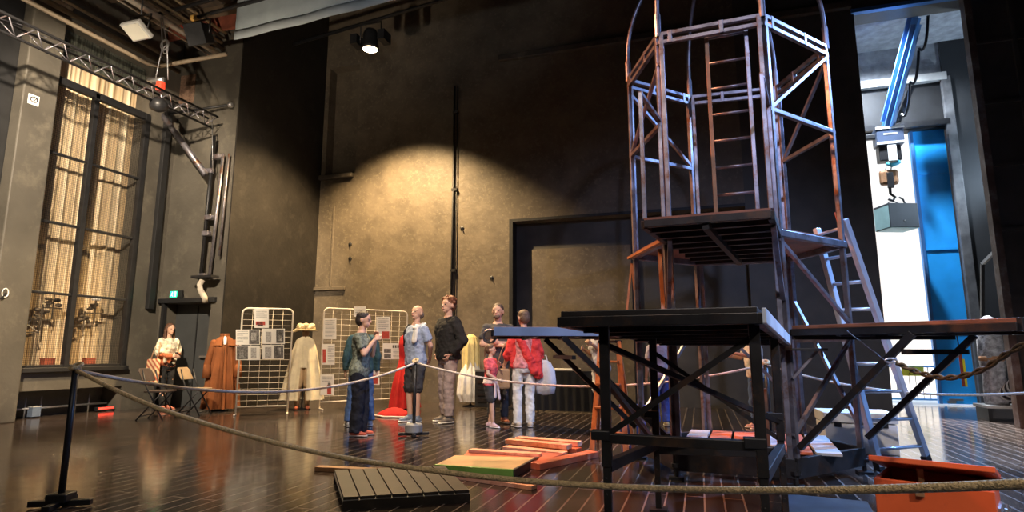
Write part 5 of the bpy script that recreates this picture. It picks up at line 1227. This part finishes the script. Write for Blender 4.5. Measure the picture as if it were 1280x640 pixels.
# ------------------------------------------------------------------ doorway: crane boom, hoist, weight, barrier
ba, bb = AY(1144, 22, 13.0), AY(1108, 160, 14.15)
t = thing('crane_boom', 'blue steel crane boom with hanging cables in the top of the doorway', 'crane boom', (ba+bb)/2)
dB = (bb-ba).normalized(); sB = V((1, 0, 0)); uB = sB.cross(dB)
for nm, a, b in (('web', .06, .34), ): MB().bar(ba, bb, .05, .3, up=V((0, 0, 1))).build(nm, 'bluedk', t)
for sg in (-1, 1): MB().bar(ba+V((0, 0, 1))*.15*sg, bb+V((0, 0, 1))*.15*sg, .22, .03, up=V((0, 0, 1))).build('flange', mat('pale_blue_flange', (.10, .22, .45), .4, var=.15), t, bevel=.004)
for i in range(3):
    a = ba.lerp(bb, .02+.3*i)+V((.24, 0, .05)); b = ba.lerp(bb, .3+.3*i)+V((.24, 0, .05)); m_ = (a+b)/2-V((0, 0, .55))
    MB().path([a.lerp(m_, 0)]+[a*(1-u)**2+m_*2*u*(1-u)+b*u*u for u in [j/10 for j in range(1, 10)]]+[b], .028, 6).build('cable_loop', 'bmetal', t, smooth=True)
hc_ = AY(1110, 172, 14.2)
t = thing('electric_hoist', 'dark electric hoist with pale edges at the end of the blue crane boom', 'hoist', hc_)
MB().box(hc_, (.52, .34, .40)).build('housing', mat('slate_hoist', (.05, .07, .12), .4, var=.2), t, bevel=.02)
MB().box(hc_+V((0, -.18, -.17)), (.54, .03, .05)).box(hc_+V((0, -.18, .17)), (.54, .03, .05)).box(hc_+V((.0, -.18, -.4)), (.16, .03, .34)).build('edge_trim', 'white', t)
MB().box(hc_+V((-.02, 0, -.38)), (.42, .26, .34)).build('gear_box', 'bmetal', t, bevel=.02)
MB().b(hc_.x-.45, hc_.x-.2, hc_.y-.06, hc_.y+.06, hc_.z-.02, hc_.z+.1).build('motor', 'bmetal', t, bevel=.02)
MB().box(hc_+V((.0, -.175, .03)), (.26, .004, .035)).build('name_plate', 'grey', t)
MB().path([hc_+V((-.1, -.1, -.6)), hc_+V((-.02, -.12, -.66)), hc_+V((.1, -.1, -.61)), hc_+V((.14, -.1, -.58))], .045, 6).build('chain_bag', mat('turquoise_strap', (.08, .45, .6), .6), t, smooth=True)
pc2 = AY(1111, 222, 14.2)
t = thing('pulley_block', 'rusty brown pulley block with a hook below the electric hoist', 'pulley', pc2)
MB().box(pc2, (.36, .14, .34)).build('cheek_plate', 'brown', t, bevel=.06)
MB().box(pc2+V((0, -.08, -.08)), (.12, .06, .34)).build('centre_strap', 'bmetal', t, bevel=.01)
MB().path([pc2+V((0, 0, -.2)), pc2+V((0, 0, -.36)), pc2+V((.08, 0, -.44)), pc2+V((.03, 0, -.52)), pc2+V((-.05, 0, -.47))], .03, 8).build('hook', 'bmetal', t, smooth=True)
MB().tube(pc2+V((-.05, 0, .15)), hc_+V((-.05, 0, -.5)), .012).tube(pc2+V((.05, 0, .15)), hc_+V((.05, 0, -.5)), .012).build('chain', 'chrome', t, smooth=True)
wc = AY(1120, 272, 14.2)
t = thing('hanging_weight', 'dark cubic counterweight hanging by slings below the pulley hook', 'weight', wc)
Rw = Matrix.Rotation(.35, 3, 'Z')
MB().box(wc, (.62, .5, .52), Rw).build('block', mat('grey_weight', (.035, .042, .05), .6, var=.2), t, bevel=.01)
MB().box(wc+Rw @ V((-.31, 0, -.02)), (.02, .46, .46), Rw).box(wc+V((0, 0, -.26)), (.6, .48, .02), Rw).build('pale_face', 'teal', t)
MB().path([wc+Rw @ V((-.2, 0, .26)), pc2+V((.0, 0, -.5)), wc+Rw @ V((.2, 0, .26))], .014, 6).path([wc+Rw @ V((.24, 0, .27)), wc+Rw @ V((.2, 0, .4)), wc+Rw @ V((.12, 0, .45))], .02, 6).build('sling', 'bmetal', t, smooth=True)
MB().ball(wc+Rw @ V((0, -.255, -.12)), .015, 8, 6).build('bolt', 'chrome', t)
# barrier fence outside
fa, fb = V((3.2, 15.3, 0)), V((5.0, 15.3, 0))
zf1 = AY(1150, 458, 15.3).z
t = thing('barrier_fence', 'pale blue metal barrier fence with vertical bars outside the doorway', 'fence', (4.2, 15.3, 0))
fbm = mat('light_blue_fence', (.12, .38, .70), .4, var=.1)
MB().tube((3.2, 15.3, zf1), (5.0, 15.3, zf1), .022).build('top_rail', fbm, t, smooth=True); MB().tube((3.2, 15.3, .08), (5.0, 15.3, .08), .022).build('bottom_rail', fbm, t, smooth=True)
for i in range(15): MB().tube((3.25+i*.124, 15.3, .08), (3.25+i*.124, 15.3, zf1), .009, n=6).build('bar', 'grey', t, smooth=True)
MB().tube((5.0, 15.3, 0), (5.0, 15.3, zf1+.02), .022).build('end_post', fbm, t, smooth=True)
c = AY(1141, 464, 15.25)
t = thing('warning_sign', 'yellow warning sign with a black-edged triangle on the barrier fence', 'sign', c)
MB().box(c, (.42, .012, .2)).build('plate', 'yellow', t)
MB().prism([c+V((-.09, -.008, -.07)), c+V((.05, -.008, -.07)), c+V((-.02, -.008, .07))], (0, -.004, 0)).build('triangle', 'black', t)
MB().prism([c+V((-.06, -.013, -.055)), c+V((.02, -.013, -.055)), c+V((-.02, -.013, .035))], (0, -.003, 0)).build('triangle_field', 'yellow', t)
# strap on the blue door
c = AY(1203, 455, 14.45)
t = thing('door_strap', 'red and yellow striped strap hanging at the edge of the blue door', 'strap', c)
MB().b(c.x-.05, c.x, c.y-.02, c.y, c.z-.45, c.z+.25).build('red_band', cloth('dark_red_strap', (.30, .05, .03)), t); MB().b(c.x, c.x+.04, c.y-.02, c.y, c.z-.45, c.z+.1).build('yellow_band', 'yellow', t)
MB().path([c+V((-.02, 0, .25)), c+V((-.04, 0, .6)), c+V((-.05, 0, .85))], .012, 6).build('cord', 'bmetal', t, smooth=True)
# wrapped roll and shelf between pillar and scenery door
c = G(1250, 513); c = V((5.35, 12.0, 0))
c = AY(1248, 505, 11.9); c.z = 0
t = thing('plastic_wrapped_bundle', 'tall bundle wrapped in clear-white plastic standing left of the scenery door', 'bundle', c)
MB().lathe(c+V((0, 0, .25)), [(.16, 0), (.17, .1), (.15, .45), (.18, .75), (.17, 1.1), (.10, 1.28), (.12, 1.38), (.03, 1.45)], 22, fold=.09, nf=5).build('bundle_body', cloth('crumpled_plastic', (.26, .26, .28), var=.6, vs=14, rough=.35, bump=1.0, bs=14), t, smooth=True)
MB().lathe(c+V((0, 0, .95)), [(.185, 0), (.195, .04), (.185, .08)], 22).build('tape_band', 'brown', t, smooth=True)
sh_ = V((c.x+.15, c.y, 0))
t = thing('low_shelf', 'low pale shelf bench under the wrapped bundle by the scenery door', 'shelf', sh_)
MB().b(c.x-.25, c.x+.9, c.y-.25, c.y+.3, .2, .245).build('shelf_board', 'grey', t, bevel=.005)
for xx in (-.2, .85): MB().b(c.x+xx-.03, c.x+xx+.03, c.y-.2, c.y+.25, 0, .2).build('leg', 'bmetal', t)
c2 = AY(1262, 490, 11.7); c2.z = .245
t = thing('cable_bundle', 'tangled grey cables on the shelf beside the wrapped bundle', 'cables', c2)
rr = random.Random(9)
for i in range(7): MB().path([c2+V((.05+.13*math.cos(a)+.02*i-.06, -.02*i+.06, .16+.06*i*.5+.12*math.sin(a))) for a in [kk*math.pi/8 for kk in range(16)]], .014, 6, closed=True).build('coil', 'grey' if i % 2 else 'bmetal', t, smooth=True)
# wall bracket frame at right
b_a, b_b = AY(1228, 330, 12.3), AY(1246, 312, 12.0)
t = thing('wall_frame', 'thin black bracket frame on the wall left of the scenery door', 'bracket', b_a)
MB().bar(b_a, AY(1228, 400, 12.3), .05).build('upright', 'bmetal', t); MB().bar(b_a, b_b, .05).build('arm', 'grey', t)

# ------------------------------------------------------------------ light
def spot(name, loc, tgt, energy, col, size, blend=.4, rad=.12):
    l = bpy.data.lights.new(name, 'SPOT'); l.energy = energy; l.color = col; l.spot_size = math.radians(size); l.spot_blend = blend; l.shadow_soft_size = rad
    o = bpy.data.objects.new(name, l); COL.objects.link(o); o.location = loc
    o.rotation_euler = (V(tgt)-V(loc)).to_track_quat('-Z', 'Y').to_euler(); return o
WARM = (1, .72, .42)
spot('spot_pool', lp-V((0, 0, .26)), (lp.x+.15, lp.y, 0), 5400, (1, .70, .36), 111, .55, .10)
spot('spot_left_wall', (-5.6, 2.6, 6.2), (-10.6, 8.1, 3.3), 6300, (1, .82, .60), 58, .6, .10)
spot('spot_people', (-2.2, 3.2, 7.4), (-4.9, 8.8, .8), 3000, (1, .80, .60), 46, .8, .1)
spot('fill_front', (-.6, -3.2, 7.6), (-.4, 4.2, .2), 850, (1, .86, .70), 62, .8, .15)  # added general fill from behind the camera, no lamp known there
spot('fill_gallery', (-6.2, 2.5, 1.2), (-9.2, 8.2, 8.2), 1500, (1, .84, .64), 60, .8, .12)  # added unseen uplight to brighten the gallery
spot('fill_border', (-1.5, 1.2, 3.0), (-4.0, 7.8, 8.0), 450, (.9, .95, 1), 40, .8, .12)  # added unseen lamp that brightens the cloth border
spot('spot_tower_orange', (-4.6, 4.4, 6.8), (.3, 6.2, 1.6), 2600, (1, .36, .15), 50, .7, .08)
spot('spot_floor_red', (-2.2, 7.5, 7.0), (-.9, 6.2, 0), 1700, (1, .42, .26), 36, .6, .1)
spot('fill_tower_blue', (6.2, 8.2, 6.6), (.4, 6.2, 1.4), 2700, (.26, .46, 1), 55, .7, .15)  # added unseen lamp in place of blue daylight from the doorway
spot('fill_tower_front', (2.6, -1.5, 6.4), (.6, 5.6, 2.8), 1300, (.50, .60, 1), 50, .8, .12)  # added blue fill from the camera side to lift the tower
spot('fill_door_patch', (4.5, 14.2, 7.0), (3.0, 9.9, 0), 32000, (.94, .97, 1), 30, .25, .15)  # added spot in the passage, shapes the bright floor patch of the daylight
spot('fill_right_floor', (5.7, 10.1, 7.0), (2.4, 5.6, 0), 9000, (.20, .45, 1), 52, .8, .15)  # added unseen lamp, gives the right floor its blue door light
spot('fill_chest', (4.6, -1.5, 6.2), (2.0, 4.2, .3), 1900, (1, .86, .74), 38, .8, .12)  # added unseen fill for the front of the chest
spot('fill_passage', (3.55, 13.0, 7.75), (4.75, 14.9, 1.8), 2600, (.78, .88, 1), 120, .8, .15)  # added lamp behind the lintel, brightens the blue door evenly
spot('fill_passage_side', (6.9, 13.6, 4.6), (4.2, 13.6, 6.0), 400, (.62, .80, 1), 150, .8, .2)  # added lamp out of view behind the scenery door, lifts the passage
sun = bpy.data.lights.new('sun', 'SUN'); sun.energy = 8.5; sun.angle = .01; sun.color = (1, .93, .84)
so = bpy.data.objects.new('sun', sun); COL.objects.link(so); so.rotation_euler = (V((0, 0, 0))-V((.72, -.3, .64))).to_track_quat('-Z', 'Y').to_euler()
W = bpy.data.worlds.new('sky'); S.world = W; W.use_nodes = True
bg = W.node_tree.nodes['Background']; bg.inputs[0].default_value = (.45, .68, 1, 1); bg.inputs[1].default_value = 3.2
po = bpy.data.lights.new('daylight_portal', 'AREA'); po.shape = 'RECTANGLE'; po.size = 2.1; po.size_y = 6; po.cycles.is_portal = True
pob = bpy.data.objects.new('daylight_portal', po); COL.objects.link(pob); pob.location = (4.3, YO+.32, 3); pob.rotation_euler = (-math.pi/2, 0, 0)

S.view_settings.view_transform = 'Standard'; S.view_settings.look = 'None'; S.view_settings.gamma = 1; S.view_settings.exposure = 0
S.view_settings.use_curve_mapping = False
S.cycles.max_bounces = 6; S.cycles.diffuse_bounces = 3; S.cycles.glossy_bounces = 4; S.cycles.use_denoising = True
S.cycles.sample_clamp_indirect = 6
